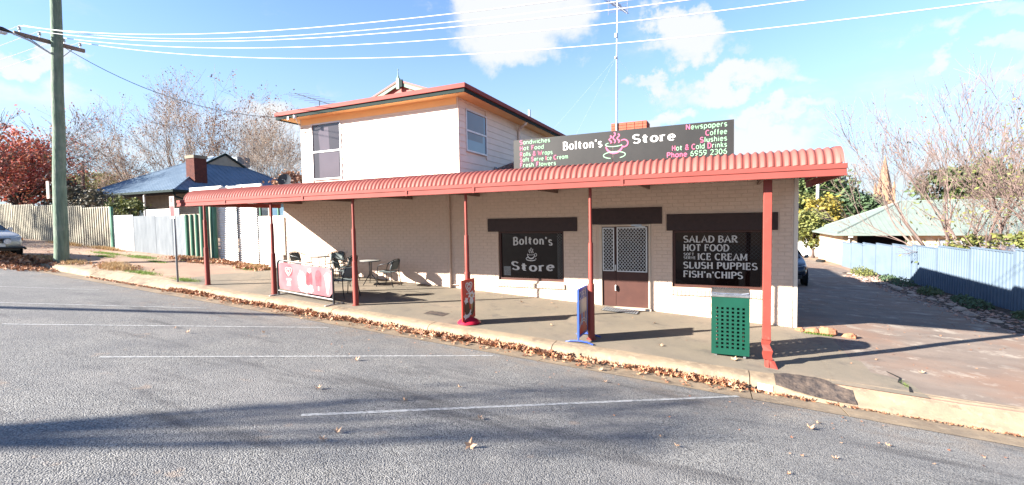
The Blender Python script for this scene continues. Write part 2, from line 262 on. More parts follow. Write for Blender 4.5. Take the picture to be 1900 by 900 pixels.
# ------------------------------------------------------------------ object helpers
OFF = {}
def tag(o, label=None, cat=None, group=None, kind=None):
    if label: o['label'] = label
    if cat: o['category'] = cat
    if group: o['group'] = group
    if kind: o['kind'] = kind
    return o
def thing(name, label, cat, loc=(0, 0, 0), rz=0, group=None):
    o = bpy.data.objects.new(name, None); COL.objects.link(o); o.empty_display_size = .2
    o.location = loc; o.rotation_euler = (0, 0, rz); OFF[o.name] = Vector(loc)
    return tag(o, label, cat, group)
def kids(o): return [c for c in bpy.data.objects if c.parent == o]
def copy_tree(o, loc=None, rz=None, parent=None, label=None):
    c = o.copy(); COL.objects.link(c)
    if parent: c.parent = parent
    if loc is not None: c.location = loc
    if rz is not None: c.rotation_euler = (0, 0, rz)
    if label: c['label'] = label
    for k in kids(o): copy_tree(k, parent=c)
    return c
class MB:
    def __init__(s): s.v = []; s.f = []
    def box(s, x0, y0, z0, x1, y1, z1):
        b = len(s.v); s.v += [(x, y, z) for z in (z0, z1) for y in (y0, y1) for x in (x0, x1)]
        s.f += [(b, b+2, b+3, b+1), (b+4, b+5, b+7, b+6), (b, b+1, b+5, b+4), (b+2, b+6, b+7, b+3), (b, b+4, b+6, b+2), (b+1, b+3, b+7, b+5)]; return s
    def bar(s, p, q, w, h=None, up=(0, 0, 1)):
        p, q, up = Vector(p), Vector(q), Vector(up); h = w if h is None else h
        d = (q-p).normalized(); u = d.cross(up)
        if u.length < 1e-4: u = d.cross(Vector((1, 0, 0)))
        u.normalize(); n = u.cross(d)
        b = len(s.v)
        for e in (p, q):
            for a, c in ((-1, -1), (1, -1), (1, 1), (-1, 1)): s.v.append(tuple(e+u*a*w/2+n*c*h/2))
        s.f += [(b, b+1, b+2, b+3), (b+7, b+6, b+5, b+4)]+[(b+i, b+4+i, b+4+(i+1) % 4, b+(i+1) % 4) for i in range(4)]; return s
    def tube(s, pts, rad, n=8, cap=True):
        pts = [Vector(p) for p in pts]
        if not hasattr(rad, '__len__'): rad = [rad]*len(pts)
        b = len(s.v); u = None
        for i, p in enumerate(pts):
            d = (pts[min(i+1, len(pts)-1)]-pts[max(i-1, 0)]).normalized()
            if u is None:
                u = d.cross(Vector((0, 0, 1)))
                if u.length < .05: u = d.cross(Vector((1, 0, 0)))
            u = (u-d*u.dot(d)).normalized(); w = d.cross(u)
            for k in range(n):
                a = 2*pi*k/n; s.v.append(tuple(p+(u*cos(a)+w*sin(a))*rad[i]))
        for i in range(len(pts)-1):
            for k in range(n):
                k2 = (k+1) % n; s.f.append((b+i*n+k, b+i*n+k2, b+(i+1)*n+k2, b+(i+1)*n+k))
        if cap:
            s.f.append(tuple(b+k for k in range(n-1, -1, -1))); e = b+(len(pts)-1)*n; s.f.append(tuple(e+k for k in range(n)))
        return s
    def face(s, pts):
        b = len(s.v); s.v += [tuple(p) for p in pts]; s.f.append(tuple(range(b, b+len(pts)))); return s
    def prism(s, poly, d):                       # closed outline pushed along d
        n = len(poly); b = len(s.v); d = Vector(d)
        s.v += [tuple(Vector(p)) for p in poly]+[tuple(Vector(p)+d) for p in poly]
        s.f += [tuple(b+i for i in range(n)), tuple(b+n+i for i in range(n-1, -1, -1))]+[(b+i, b+n+i, b+n+(i+1) % n, b+(i+1) % n) for i in range(n)]; return s
    def grid(s, xs, ys, fn):
        b = len(s.v); nx = len(xs)
        for y in ys:
            for x in xs: s.v.append(tuple(fn(x, y)))
        for j in range(len(ys)-1):
            for i in range(nx-1): s.f.append((b+j*nx+i, b+j*nx+i+1, b+(j+1)*nx+i+1, b+(j+1)*nx+i))
        return s
    def lathe(s, c, prof, n=20):
        b = len(s.v)
        for r, z in prof:
            for k in range(n): s.v.append((c[0]+r*cos(2*pi*k/n), c[1]+r*sin(2*pi*k/n), c[2]+z))
        for i in range(len(prof)-1):
            for k in range(n): s.f.append((b+i*n+k, b+i*n+(k+1) % n, b+(i+1)*n+(k+1) % n, b+(i+1)*n+k))
        s.f.append(tuple(b+k for k in range(n-1, -1, -1))); e = b+(len(prof)-1)*n; s.f.append(tuple(e+k for k in range(n)))
        return s
    def build(s, name, m, parent=None, local=False, smooth=False, bev=0, kind=None, label=None):
        me = bpy.data.meshes.new(name)
        off = Vector((0, 0, 0))
        if parent is not None and not local: off = OFF.get(parent.name, Vector((0, 0, 0)))
        me.from_pydata([(a-off.x, b-off.y, c-off.z) for a, b, c in s.v], [], s.f); me.materials.append(M[m] if isinstance(m, str) else m)
        me.update()
        o = bpy.data.objects.new(name, me); COL.objects.link(o)
        if parent is not None: o.parent = parent
        OFF[o.name] = off
        if smooth:
            for p in me.polygons: p.use_smooth = True
            if smooth == 'auto': me.set_sharp_from_angle(angle=radians(35))
        if bev:
            md = o.modifiers.new('bevel', 'BEVEL'); md.width = bev; md.segments = 2; md.limit_method = 'ANGLE'
        if kind: o['kind'] = kind
        if label: o['label'] = label
        return o
def struct(mb, name, m, **k): return mb.build(name, m, kind='structure', **k)
def share(o, name, parent, loc, scale=(1, 1, 1), rot=(0, 0, 0)):
    c = bpy.data.objects.new(name, o.data); COL.objects.link(c); c.parent = parent; c.location = loc; c.scale = scale; c.rotation_euler = rot
    return c
def frange(a, b, st):
    n = max(1, int(round((b-a)/st))); return [a+(b-a)*i/n for i in range(n+1)]

# ------------------------------------------------------------------ strokes for lettering
def arc(cx, cy, rx, ry, a0, a1, n=9): return [(cx+rx*cos(radians(a0+(a1-a0)*i/n)), cy+ry*sin(radians(a0+(a1-a0)*i/n))) for i in range(n+1)]
X_ = .68
G_ = {
 'A': (.74, [[(0, 0), (.37, 1), (.74, 0)], [(.14, .34), (.6, .34)]]),
 'B': (.62, [[(.06, 0), (.06, 1)], [(0, 1), (.28, 1)]+arc(.28, .765, .26, .235, 90, -90)+[(.06, .53)], [(.06, .53), (.3, .53)]+arc(.3, .265, .32, .265, 90, -90)+[(0, 0)]]),
 'C': (.66, [arc(.38, .5, .38, .5, 48, 312, 14)]),
 'D': (.7, [[(.06, 0), (.06, 1)], [(0, 1), (.26, 1)]+arc(.26, .5, .44, .5, 90, -90, 12)+[(0, 0)]]),
 'E': (.58, [[(.06, 0), (.06, 1)], [(0, 1), (.54, 1)], [(.06, .52), (.44, .52)], [(0, 0), (.58, 0)]]),
 'F': (.55, [[(.06, 0), (.06, 1)], [(0, 1), (.55, 1)], [(.06, .52), (.44, .52)]]),
 'H': (.68, [[(.06, 0), (.06, 1)], [(.62, 0), (.62, 1)], [(.06, .52), (.62, .52)]]),
 'I': (.16, [[(.08, 0), (.08, 1)]]),
 'L': (.55, [[(.06, 0), (.06, 1)], [(0, 0), (.55, 0)]]),
 'M': (.88, [[(.06, 0), (.06, 1)], [(.06, 1), (.44, .2), (.82, 1)], [(.82, 1), (.82, 0)]]),
 'N': (.72, [[(.06, 0), (.06, 1)], [(.06, 1), (.66, 0)], [(.66, 0), (.66, 1)]]),
 'O': (.76, [arc(.38, .5, .38, .5, 0, 360, 20)]),
 'P': (.6, [[(.06, 0), (.06, 1)], [(0, 1), (.3, 1)]+arc(.3, .74, .3, .26, 90, -90)+[(.06, .48)]]),
 'R': (.66, [[(.06, 0), (.06, 1)], [(0, 1), (.3, 1)]+arc(.3, .75, .28, .25, 90, -90)+[(.06, .5)], [(.28, .5), (.64, 0)]]),
 'S': (.58, [arc(.29, .75, .27, .25, 30, 262, 10)+arc(.29, .25, .29, .25, 82, -150, 10)]),
 'T': (.62, [[(.31, 0), (.31, 1)], [(0, 1), (.62, 1)]]),
 'U': (.68, [[(.06, 1), (.06, .3)]+arc(.34, .3, .28, .3, 180, 360)+[(.62, 1)]]),
 'V': (.7, [[(0, 1), (.35, 0), (.7, 1)]]),
 'W': (.98, [[(0, 1), (.25, 0), (.49, .8), (.73, 0), (.98, 1)]]),
 '&': (.7, [[(.68, 0), (.2, .66)]+arc(.34, .8, .17, .2, 210, -30)+[(.1, .4)]+arc(.28, .2, .24, .2, 140, 330)+[(.64, .42)]]),
 "'": (.14, [[(.07, 1), (.05, .74)]]),
 'a': (.52, [arc(.25, .34, .25, .34, 20, 340, 14), [(.5, X_), (.5, 0)]]),
 'c': (.46, [arc(.26, .34, .26, .34, 45, 315, 12)]),
 'd': (.54, [arc(.26, .34, .26, .34, 20, 340, 14), [(.52, 1), (.52, 0)]]),
 'e': (.52, [[(.02, .36), (.5, .36)]+arc(.26, .34, .25, .34, 5, 315, 14)]),
 'f': (.36, [[(.14, 0), (.14, .8)]+arc(.28, .8, .14, .2, 180, 60, 5), [(0, X_), (.32, X_)]]),
 'h': (.52, [[(.05, 0), (.05, 1)], [(.05, .42)]+arc(.26, .42, .21, .26, 180, 0)+[(.47, 0)]]),
 'i': (.12, [[(.06, 0), (.06, X_)], [(.05, .88), (.07, .94)]]),
 'k': (.5, [[(.05, 0), (.05, 1)], [(.45, X_), (.05, .3)], [(.16, .4), (.48, 0)]]),
 'l': (.14, [[(.07, 0), (.07, 1)]]),
 'm': (.82, [[(.05, 0), (.05, X_)], [(.05, .42)]+arc(.22, .45, .17, .23, 180, 0, 6)+[(.39, 0)], [(.39, .42)]+arc(.58, .45, .19, .23, 180, 0, 6)+[(.77, 0)]]),
 'n': (.52, [[(.05, 0), (.05, X_)], [(.05, .4)]+arc(.26, .42, .21, .26, 180, 0)+[(.47, 0)]]),
 'o': (.54, [arc(.27, .34, .27, .34, 0, 360, 16)]),
 'p': (.54, [[(.05, -.3), (.05, X_)], arc(.28, .34, .25, .34, 160, -160, 14)]),
 'r': (.38, [[(.05, 0), (.05, X_)], [(.05, .4)]+arc(.24, .4, .19, .28, 180, 50, 6)]),
 's': (.42, [arc(.21, .505, .19, .175, 30, 262, 8)+arc(.21, .165, .2, .165, 82, -150, 8)]),
 't': (.44, [[(.17, .90), (.17, .17)]+arc(.30, .17, .13, .14, 180, 300, 5), [(-.04, X_-.03), (.42, X_-.03)]]),
 'u': (.52, [[(.04, X_), (.04, .25)]+arc(.26, .25, .22, .25, 180, 350)+[(.48, X_)], [(.48, X_), (.48, 0)]]),
 'v': (.5, [[(0, X_), (.25, 0), (.5, X_)]]),
 'w': (.74, [[(0, X_), (.18, 0), (.37, .56), (.56, 0), (.74, X_)]]),
 '6': (.54, [arc(.6, .42, .57, .6, 105, 180, 6)+arc(.28, .29, .26, .29, 180, 540, 14)]),
 '9': (.54, [arc(-.06, .58, .57, .6, 285, 360, 6)+arc(.26, .71, .25, .29, 0, 360, 14)]),
 '5': (.52, [[(.48, 1), (.1, 1), (.06, .56)]+arc(.24, .32, .27, .32, 120, -140, 12)]),
 '2': (.52, [arc(.26, .72, .24, .28, 160, -35, 8)+[(.02, 0), (.52, 0)]]),
 '3': (.5, [arc(.22, .75, .24, .25, 150, -90, 8)+arc(.22, .25, .27, .26, 90, -150, 10)]),
 '0': (.54, [arc(.27, .5, .26, .5, 0, 360, 18)]),
}
LAYER = [0]
def ribbon(mb, pts, tw, conv):
    LAYER[0] = (LAYER[0]+1) % 7; dy = LAYER[0]*.0004        # each stroke of paint a hair proud of the last: no coplanar overlaps
    cv0 = conv; conv = lambda p: (lambda q: (q[0], q[1]-dy, q[2]))(cv0(p))
    P = [Vector(p) for p in pts]; n = len(P); L = []; R_ = []
    closed = (P[0]-P[-1]).length < 1e-4
    for i, p in enumerate(P):
        a = P[i-1] if i > 0 else (P[-2] if closed else None); b = P[i+1] if i < n-1 else (P[1] if closed else None)
        d1 = (p-a).normalized() if a is not None else None; d2 = (b-p).normalized() if b is not None else None
        d = ((d1 or d2)+(d2 or d1)); d = d.normalized() if d.length > .3 else (d1 or d2)
        nn = Vector((-d.y, d.x)); k = 1
        if d1 is not None and d2 is not None: k = min(1.5, 1/max(.4, d.dot(d2)))
        w = tw(d)/2*k; L.append(p+nn*w); R_.append(p-nn*w)
    b0 = len(mb.v)
    for l, r in zip(L, R_): mb.v += [conv(l), conv(r)]
    for i in range(n-1): mb.f.append((b0+2*i+1, b0+2*i+3, b0+2*i+2, b0+2*i))
def text_w(s, slab, sp): return sum((G_[c][0]+sp if c != ' ' else .45) for c in s)-sp
def text(mb, s, x, z, h, style='round', width=None, arch=0, y=0, only=None, sp=None):
    """s starting at x on baseline z, cap height h, laid on the plane y facing -y; width squeezes to a total width"""
    slab = style == 'slab'
    if sp is None: sp = .32 if slab else .24
    tot = text_w(s, slab, sp); kx = h if width is None else width/tot; cx = 0; xc = tot/2
    if slab: tw = lambda d: .125+.105*abs(d.y)**1.5
    elif style == 'bold': tw = lambda d: .18
    else: tw = lambda d: .15
    for i, c in enumerate(s):
        if c == ' ': cx += .45; continue
        w, st = G_[c]; x0 = cx
        conv = lambda p: (x+(x0+p[0])*kx, y, z+p[1]*h+arch*(((x0+p[0]-xc)/xc)**2))
        if only is None or i in only:
            for pl in st:
                ribbon(mb, pl, tw, conv)
                if slab and c not in "'&t":
                    for e, q in ((pl[0], pl[1]), (pl[-1], pl[-2])):
                        dx, dy = e[0]-q[0], e[1]-q[1]; l = hypot(dx, dy)
                        if (Vector(pl[0])-Vector(pl[-1])).length < .01: continue
                        if abs(dy)/l > .8 and (abs(e[1]) < .02 or e[1] > .6):
                            yy = .04 if e[1] < .02 else e[1]-.04
                            sw_ = .10 if c in 'nmhu' else .14
                            ribbon(mb, [(e[0]-sw_, yy), (e[0]+(sw_ if not (.1 < e[1] < .9 and c in 'nrmpi') else .02), yy)], lambda d: .11, conv)
                        elif abs(dx)/l > .8 and dx > 0 and c in 'EFLT':
                            sg = -1 if e[1] > .9 else (1 if e[1] < .1 else 0)
                            ribbon(mb, [(e[0]-.04, e[1]-.04 if sg >= 0 else e[1]+.04), (e[0]-.02, e[1]+.2*sg)] if sg else [(e[0], e[1]-.11), (e[0], e[1]+.11)], lambda d: .1, conv)
        cx += w+sp
    return mb

# ------------------------------------------------------------------ ground levels
B_ = -.0565
def G(x, y):
    xx = max(-60, min(x, 30)); yy = max(7.8, min(y, 90))
    z = -.527+B_*min(xx, 3)-.03*max(0, xx-3)
    z += .02*(min(yy, 11.4)-11.4)-.028*max(0, yy-13)
    return z
def RD(x, y):
    xx = max(-60, min(x, 30)); yy = max(y, -2.5)
    z = -.739+B_*xx+.1*(7.45-max(yy, 0))
    if yy < 0: z += .1*(-yy)-.02*yy*yy
    return z
XS = sorted(set([-900, -300, -120, -60]+[round(-58+2*i, 2) for i in range(44)]+[3, 30, 60, 120, 300, 900]))
YS = sorted(set([-900, -200, -60, -20, -9.0, -8.9, 7.93, 7.98, 9, 10, 11.4, 12, 13]+[15+3*i for i in range(26)]+[140, 300, 900]))
def gz(x, y):
    if -8.95 < y < 7.95: return (x, y, RD(x, y)-.35)
    if y <= -8.95: return (x, y, RD(x, -9)+.02)
    return (x, y, G(x, y))
struct(MB().grid(XS, YS, gz), 'ground', 'dirt')
road = struct(MB().grid([x for x in XS if -300 <= x <= 300]+[], [-9.0, -6, -4, -2.5, -2, -1.5, -1, -.5, 0, 2, 4, 6, 7.02], lambda x, y: (x, y, RD(x, y))), 'road', 'asphalt')
# parking bay lines on the road
def pline(p, q, w=.066, parts=None):
    p, q = Vector(p), Vector(q); d = (q-p).normalized(); n = Vector((-d.y, d.x))*w/2; mb = MB()
    k = max(2, int((q-p).length/.4)); xs = [p+(q-p)*i/k for i in range(k+1)]
    b = 0
    for e in xs:
        for s in (-1, 1):
            v = e+n*s*(1+random.uniform(-.12, .12)); mb.v.append((v.x, v.y, RD(v.x, v.y)+.004))
    for i in range(k): mb.f.append((2*i, 2*i+2, 2*i+3, 2*i+1))
    o = mb.build('parking_line', 'line', road); return o
for p, q in (((-3.80, 3.20), (.226, 7.05)), ((-7.40, 3.15), (-3.51, 6.84)), ((-10.55, 3.25), (-7.1, 6.71)), ((-14.2, 3.0), (-10.5, 6.45)), ((-18.0, 2.9), (-14.6, 6.3)), ((-.2, 3.1), (3.9, 7.0))):
    if p[0] > -1: continue
    pline(p, q)

# kerb and gutter -------------------------------------------------------------
kerb = tag(bpy.data.objects.new('kerb', None), kind='structure'); COL.objects.link(kerb); OFF['kerb'] = Vector((0, 0, 0))
def hk(x):                                # 1 = full kerb, 0 = vehicle crossing
    def sm(a, b, t): t = max(0, min(1, (t-a)/(b-a))); return t*t*(3-2*t)
    return max(0, min(1, (1-sm(.45, 1.45, x))*sm(-14.9, -14.0, x)+(1-sm(-18.6, -17.9, x))))
def kprof(x):
    h = hk(x); base = RD(x, 7.66)-.012; top = G(x, 7.8)
    jit = .006*sin(x*3.1)+.004*sin(x*11.7)
    full = [(7.02, RD(x, 7.02)+.004), (7.35, RD(x, 7.35)-.002), (7.64+jit, base), (7.68+jit, base+(top-base)*.72), (7.715+jit, top-.016), (7.765+jit, top+.002), (7.90, G(x, 7.9)+.006), (8.0, G(x, 8.0)+.008), (8.02, G(x, 8.0)-.1)]
    low = [(7.02, RD(x, 7.02)+.004), (7.35, RD(x, 7.35)-.002), (7.60+jit, base), (7.63+jit, base+.028), (7.70+jit, base+.045), (7.8+jit, base+.085), (7.92, G(x, 7.9)-.012), (8.16, G(x, 8.16)+.012), (8.18, G(x, 8.18)-.1)]
    return [(a[0]*h+c[0]*(1-h), a[1]*h+c[1]*(1-h)) for a, c in zip(full, low)]
joints = [-34, -31, -28.5, -26, -23.5, -21, -18.2, -16.3, -14.3, -12.3, -10.2, -8.05, -5.42, -2.76, .40, 1.5, 3.9, 6.4, 9, 12, 15]
for a, b in zip(joints[:-1], joints[1:]):
    mb = MB(); xs = frange(a+.007, b-.007, .16); n = 9
    for x in xs:
        for (y, z) in kprof(x): mb.v.append((x, y, z))
    for i in range(len(xs)-1):
        for k in range(n-1): mb.f.append((i*n+k, (i+1)*n+k, (i+1)*n+k+1, i*n+k+1))
    for e in (0, (len(xs)-1)*n):
        bb = len(mb.v); mb.v += [(mb.v[e][0], 8.02, mb.v[e][2]-.3), (mb.v[e][0], 7.02, mb.v[e][2]-.3)]; mb.f.append(tuple(range(e, e+n))+(bb, bb+1))
    mb.build('kerb_block', 'kerb', kerb, smooth='auto')
# kerb marker plate and cracked bitumen patch over the ramped kerb
x0, x1 = .50, .70
mb = MB(); f = lambda x, t: (lambda p: (x, p[2][0]+(p[3][0]-p[2][0])*t-.012, p[2][1]+(p[3][1]-p[2][1])*t))(kprof(x))
mb.face([f(x0, .2), f(x1, .2), f(x1, .95), f(x0, .95)]).build('kerb_marker', 'white', kerb, label='small white painted rectangle on the kerb face')
mb = MB(); xs = frange(.74, 1.72, .07)
for x in xs:
    p = kprof(x); u = (x-.74)/.98; wv = .10+.22*sin(pi*u)
    a = Vector((x, p[4][0]-.03*(1-u)-.02*u, p[4][1])); 
    for t in range(7):
        y = p[3][0]+.01+(8.1-p[3][0])*(t/6)*min(1, .55+.6*sin(pi*min(1, u+.1)))
        zz = None
        for k in range(len(p)-2):
            if p[k][0] <= y <= p[k+1][0]: zz = p[k][1]+(p[k+1][1]-p[k][1])*(y-p[k][0])/max(1e-6, p[k+1][0]-p[k][0])
        if zz is None: zz = G(x, y)+.004
        mb.v.append((x, y, max(zz, G(x, y)+.004 if y > 8 else zz)+.008+random.uniform(0, .009)))
for i in range(len(xs)-1):
    for k in range(6): mb.f.append((i*7+k, (i+1)*7+k, (i+1)*7+k+1, i*7+k+1))
mb.build('bitumen_patch', 'kerbdark', kerb)

# footpath, driveway, garden bed -------------------------------------------------
fp = struct(MB().grid([-14.6]+frange(-14, 1.2, .8)+[1.55], [7.985, 8.3, 9, 10, 11, 11.41], lambda x, y: (x-(.5 if x < -14.3 and y > 9 else 0), y, G(x, y)+.006+(.0 if y > 8 else .002))), 'footpath', 'path')
mb = MB(); mb.grid([1.55, 2.0, 2.6], [7.985, 8.6, 9.4, 10.2, 11.0], lambda x, y: (x+(random.uniform(-.06, .06) if x > 2.5 else 0)-(.5 if (x > 2.5 and y > 9) else 0)*(y-9)/2, y, G(x, y)+.010)); mb.build('path_apron', 'path', fp)
mb = MB()
for a, b in (((2.52, 8.1), (2.48, 8.9)), ((2.48, 8.9), (2.3, 9.5))):
    d = MB(); 
cr = [(2.45, 8.12), (2.5, 8.35), (2.42, 8.5), (2.5, 8.75), (2.4, 9.0)]
for i in range(4):
    a, b = cr[i], cr[i+1]; w = .022
    mb.face([(a[0]-w, a[1], G(*a)+.0135), (a[0]+w, a[1], G(*a)+.0135), (b[0]+w*.6, b[1], G(*b)+.0135), (b[0]-w*.6, b[1], G(*b)+.0135)])
mb.build('crack', 'dark', fp)
MB().grid([-6.05, -5.55], [8.42, 8.72], lambda x, y: (x, y, G(x, y)+.011)).build('service_cover', 'kerbdark', fp)
XD = [1.55, 2.2, 3]+frange(3.5, 6.2, .45)+[6.4]
struct(MB().grid(XD, [8.1, 9, 10, 11.4, 12, 13, 15, 18, 21, 24, 27, 30, 33, 36, 39, 42, 45, 48], lambda x, y: (x, y, G(x, y)+.008)), 'driveway', 'drive')
struct(MB().grid([6.4, 8, 12, 20], [8.1, 9, 10, 11.4, 12, 12.8], lambda x, y: (x, y, G(x, y)+.012)), 'driveway_apron', 'drive')
struct(MB().grid([-2, 1.55], [17.7, 19, 22, 26, 30, 34], lambda x, y: (x, y, G(x, y)+.006)), 'rear_yard', 'drive')
def bedz(x, y): return (x, y, G(x, y)+.02+.10*max(0, min(1, (x-5.9)/.5))*max(0, 1-max(0, abs(y-21)-8)))
struct(MB().grid([5.75, 6.1, 6.4, 6.7, 6.98], frange(13, 29, 1), bedz), 'garden_bed', 'soil')

# ------------------------------------------------------------------ the shop
shop = thing('shop_building', 'cream painted brick corner shop with weatherboard upper storey and red awning', 'shop', (-6, 11.4, -.4))
WL, WR, WT = -14.0, 1.40, 2.93
OPEN = [(-5.62, -3.73, .17, 1.5), (-2.80, -1.54, -.60, 1.66), (-1.05, .84, .17, 1.5)]
YF = 11.4
def cutwall(mb, x0, x1, z0, z1, ops, yf, dep):
    xs = sorted(set([x0, x1]+[v for o in ops for v in o[:2]])); zs = sorted(set([z0, z1]+[v for o in ops for v in o[2:]]))
    for i in range(len(xs)-1):
        for k in range(len(zs)-1):
            cx, cz = (xs[i]+xs[i+1])/2, (zs[k]+zs[k+1])/2
            if any(o[0] < cx < o[1] and o[2] < cz < o[3] for o in ops): continue
            mb.face([(xs[i], yf, zs[k]), (xs[i+1], yf, zs[k]), (xs[i+1], yf, zs[k+1]), (xs[i], yf, zs[k+1])])
    for a, b, c, d in ops:
        mb.face([(a, yf, c), (a, yf, d), (a, yf+dep, d), (a, yf+dep, c)]); mb.face([(b, yf, c), (b, yf+dep, c), (b, yf+dep, d), (b, yf, d)])
        mb.face([(a, yf, d), (b, yf, d), (b, yf+dep, d), (a, yf+dep, d)]); mb.face([(a, yf, c), (a, yf+dep, c), (b, yf+dep, c), (b, yf, c)])
mb = MB(); cutwall(mb, WL, WR, -1.0, WT, OPEN, YF+.006, .16)
mb.face([(WL, YF+.006, -1), (WL, YF+.006, WT), (WL, 19, WT), (WL, 19, -1)]); mb.face([(WR, YF+.006, -1), (WR, 17.6, -1.2), (WR, 17.6, WT), (WR, YF+.006, WT)]); mb.face([(WL, 17.6, -1), (WL, 17.6, WT), (WR, 17.6, WT), (WR, 17.6, -1)])
wall = mb.build('brick_wall', 'mortar', shop)
# painted bricks: the 300 nearest are single bricks, the rest one piece
ub = MB(); e = .0025; ub.v = [(-.5, 0, -.5), (.5, 0, -.5), (.5, 0, .5), (-.5, 0, .5), (-.5+.02, -1, -.5+.03), (.5-.02, -1, -.5+.03), (.5-.02, -1, .5-.03), (-.5+.02, -1, .5-.03)]
ub.f = [(4, 5, 6, 7), (0, 1, 5, 4), (1, 2, 6, 5), (2, 3, 7, 6), (3, 0, 4, 7)]
bricks = []
BH, BW = .086, .24
SK = OPEN+[(-5.95, -3.34, 1.5, 1.88), (-3.04, -1.26, 1.66, 2.08), (-1.20, 1.13, 1.5, 1.9), (-5.7, -3.68, -.02, .17), (-1.1, .9, -.01, .17), (-2.86, -1.48, -.6, 1.66)]
row = 0; z = -.86
while z < 2.88:
    x = WL+.005-(.12 if row % 2 else 0)
    while x < WR:
        a, b = max(x, WL+.004), min(x+BW-.009, WR-.003)
        segs = [(a, b)]
        for o in SK:
            if z+BH-.01 > o[2] and z < o[3]-.004:
                ns = []
                for s0, s1 in segs:
                    if s1 <= o[0] or s0 >= o[1]: ns.append((s0, s1)); continue
                    if s0 < o[0]: ns.append((s0, o[0]-.003))
                    if s1 > o[1]: ns.append((o[1]+.003, s1))
                segs = ns
        for s0, s1 in segs:
            if s1-s0 > .03 and z+BH > G((s0+s1)/2, 11.4): bricks.append((s0, s1, z, z+BH-.010))
        x += BW
    z += BH; row += 1
def vis(b):
    x = (b[0]+b[1])/2; zc = (b[2]+b[3])/2; d = hypot(x, 11.4); return (b[1]-b[0])*11.4/d**3*(1 if zc < 2.35 else 0)*(1 if zc > G(x, 11.4) else 0)*(.3 if -.1 < x < .45 and zc < .4 else 1)
bricks.sort(key=vis, reverse=True)
bo = ub.build('brick', 'brick', wall, local=True)
first = True
for i, (a, b, c, d) in enumerate(bricks[:300]):
    o = bo if i == 0 else share(bo, 'brick', wall, (0, 0, 0))
    o.location = Vector(((a+b)/2, YF+.006, (c+d)/2))-OFF[wall.name]; o.scale = (b-a, .006+random.uniform(-.0015, .002), d-c)
mb = MB()
for a, b, c, d in bricks[300:]:
    n = len(mb.v); pr = .006+random.uniform(-.0015, .002)
    for v in ub.v: mb.v.append(((a+b)/2+v[0]*(b-a), YF+.006+v[1]*pr, (c+d)/2+v[2]*(d-c)))
    mb.f += [tuple(n+i for i in f) for f in ub.f]
mb.build('brick_courses', 'brick', wall, kind='stuff')
# lintels, sills
for a, b, c, d in ((-5.93, -3.36, 1.5, 1.86), (-3.02, -1.28, 1.665, 2.065), (-1.18, 1.11, 1.5, 1.885)):
    MB().box(a, YF-.022, c, b, YF+.1, d).build('lintel', 'brown', shop, bev=.006)
for a, b in ((-5.68, -3.70), (-1.10, .88)):
    x = a
    s = MB().box(a, YF+.0, -.012, b, YF+.14, .155).build('sill_bed', 'mortar', shop)
    while x < b-.04:
        MB().prism([(x, YF-.045, -.008), (x, YF-.045, .105), (x, YF+.15, .162), (x, YF+.15, -.008)], (.076, 0, 0)).build('sill_brick', 'sillb', s, bev=.003); x += .0862
# shop windows
def shopwin(a, b, c, d, lab):
    fr = MB(); t = .045; y0, y1 = YF+.045, YF+.12
    fr.box(a+.003, y0, c+.003, b-.003, y1, c+t+.02); fr.box(a+.003, y0, d-t, b-.003, y1, d-.003); fr.box(a+.003, y0, c+t+.022, a+t+.02, y1, d-t-.002); fr.box(b-t, y0, c+t+.022, b-.003, y1, d-t-.002)
    f = fr.build('window', 'door', shop, bev=.004, label=lab)
    MB().box(a+t, YF+.085, c+t, b-t, YF+.092, d-t).build('pane', 'shopglass', f)
    return f
w1 = shopwin(-5.62, -3.73, .17, 1.5, 'dark shop window lettered in white with a steaming cup')
w2 = shopwin(-1.05, .84, .17, 1.5, 'dark shop window with white menu lettering')
YT = YF+.083
def heartcup(kind):
    pass
def cup(mb, cx, cz, s, y, sau=True, steam=True):         # line drawn steaming cup
    cv = lambda p: (cx+p[0]*s, y, cz+p[1]*s)
    th = lambda a: (lambda d: a)
    ribbon(mb, arc(0, .1, .42, .1, 170, 380, 14), th(.05), cv)
    ribbon(mb, [(-.42, .08)]+arc(0, .08, .42, .48, 185, 355, 14)+[(.42, .08)], lambda d: .05+.09*abs(d.x), cv)
    ribbon(mb, arc(.5, .02, .17, .16, 110, -120, 9), th(.07), cv)
    if sau: ribbon(mb, arc(0, -.42, .58, .2, 130, 330, 14), lambda d: .05+.05*abs(d.x), cv); ribbon(mb, arc(0, -.42, .58, .2, -18, 28, 5), th(.05), cv)
    if steam:
        for dx, h in ((-.2, .42), (0, .58), (.2, .46)):
            ribbon(mb, [(dx+.06*sin(t*1.1)*(1-t/9), .2+h*t/8) for t in range(9)], lambda d: .075, cv)
mb = MB(); text(mb, "Bolton's", -5.19, 1.16, .205, 'slab', 1.11, arch=-.03, y=YT); text(mb, 'Store', -5.24, .43, .215, 'slab', 1.19, arch=.035, y=YT); cup(mb, -4.68, .865, .25, YT)
mb.build('lettering', 'white', w1)
MB().box(-5.5, YT-.002, .29, -5.29, YT, .54).build('sticker', 'sticker', w1)
mb = MB()
text(mb, 'SALAD BAR', -.80, 1.225, .145, 'slab', 1.12, y=YT, sp=.26); text(mb, 'HOT FOOD', -.80, 1.025, .145, 'slab', .95, y=YT, sp=.26)
text(mb, 'SOFT', -.80, .915, .058, 'slab', .215, y=YT); text(mb, 'SERVE', -.80, .83, .058, 'slab', .25, y=YT)
text(mb, 'ICE CREAM', -.49, .82, .145, 'slab', 1.01, y=YT, sp=.26)
text(mb, 'SLUSH PUPPIES', -.80, .615, .145, 'slab', 1.52, y=YT, sp=.26); text(mb, "FISH'n'CHIPS", -.80, .405, .145, 'slab', 1.23, y=YT, sp=.26)
mb.build('lettering', 'white', w2)
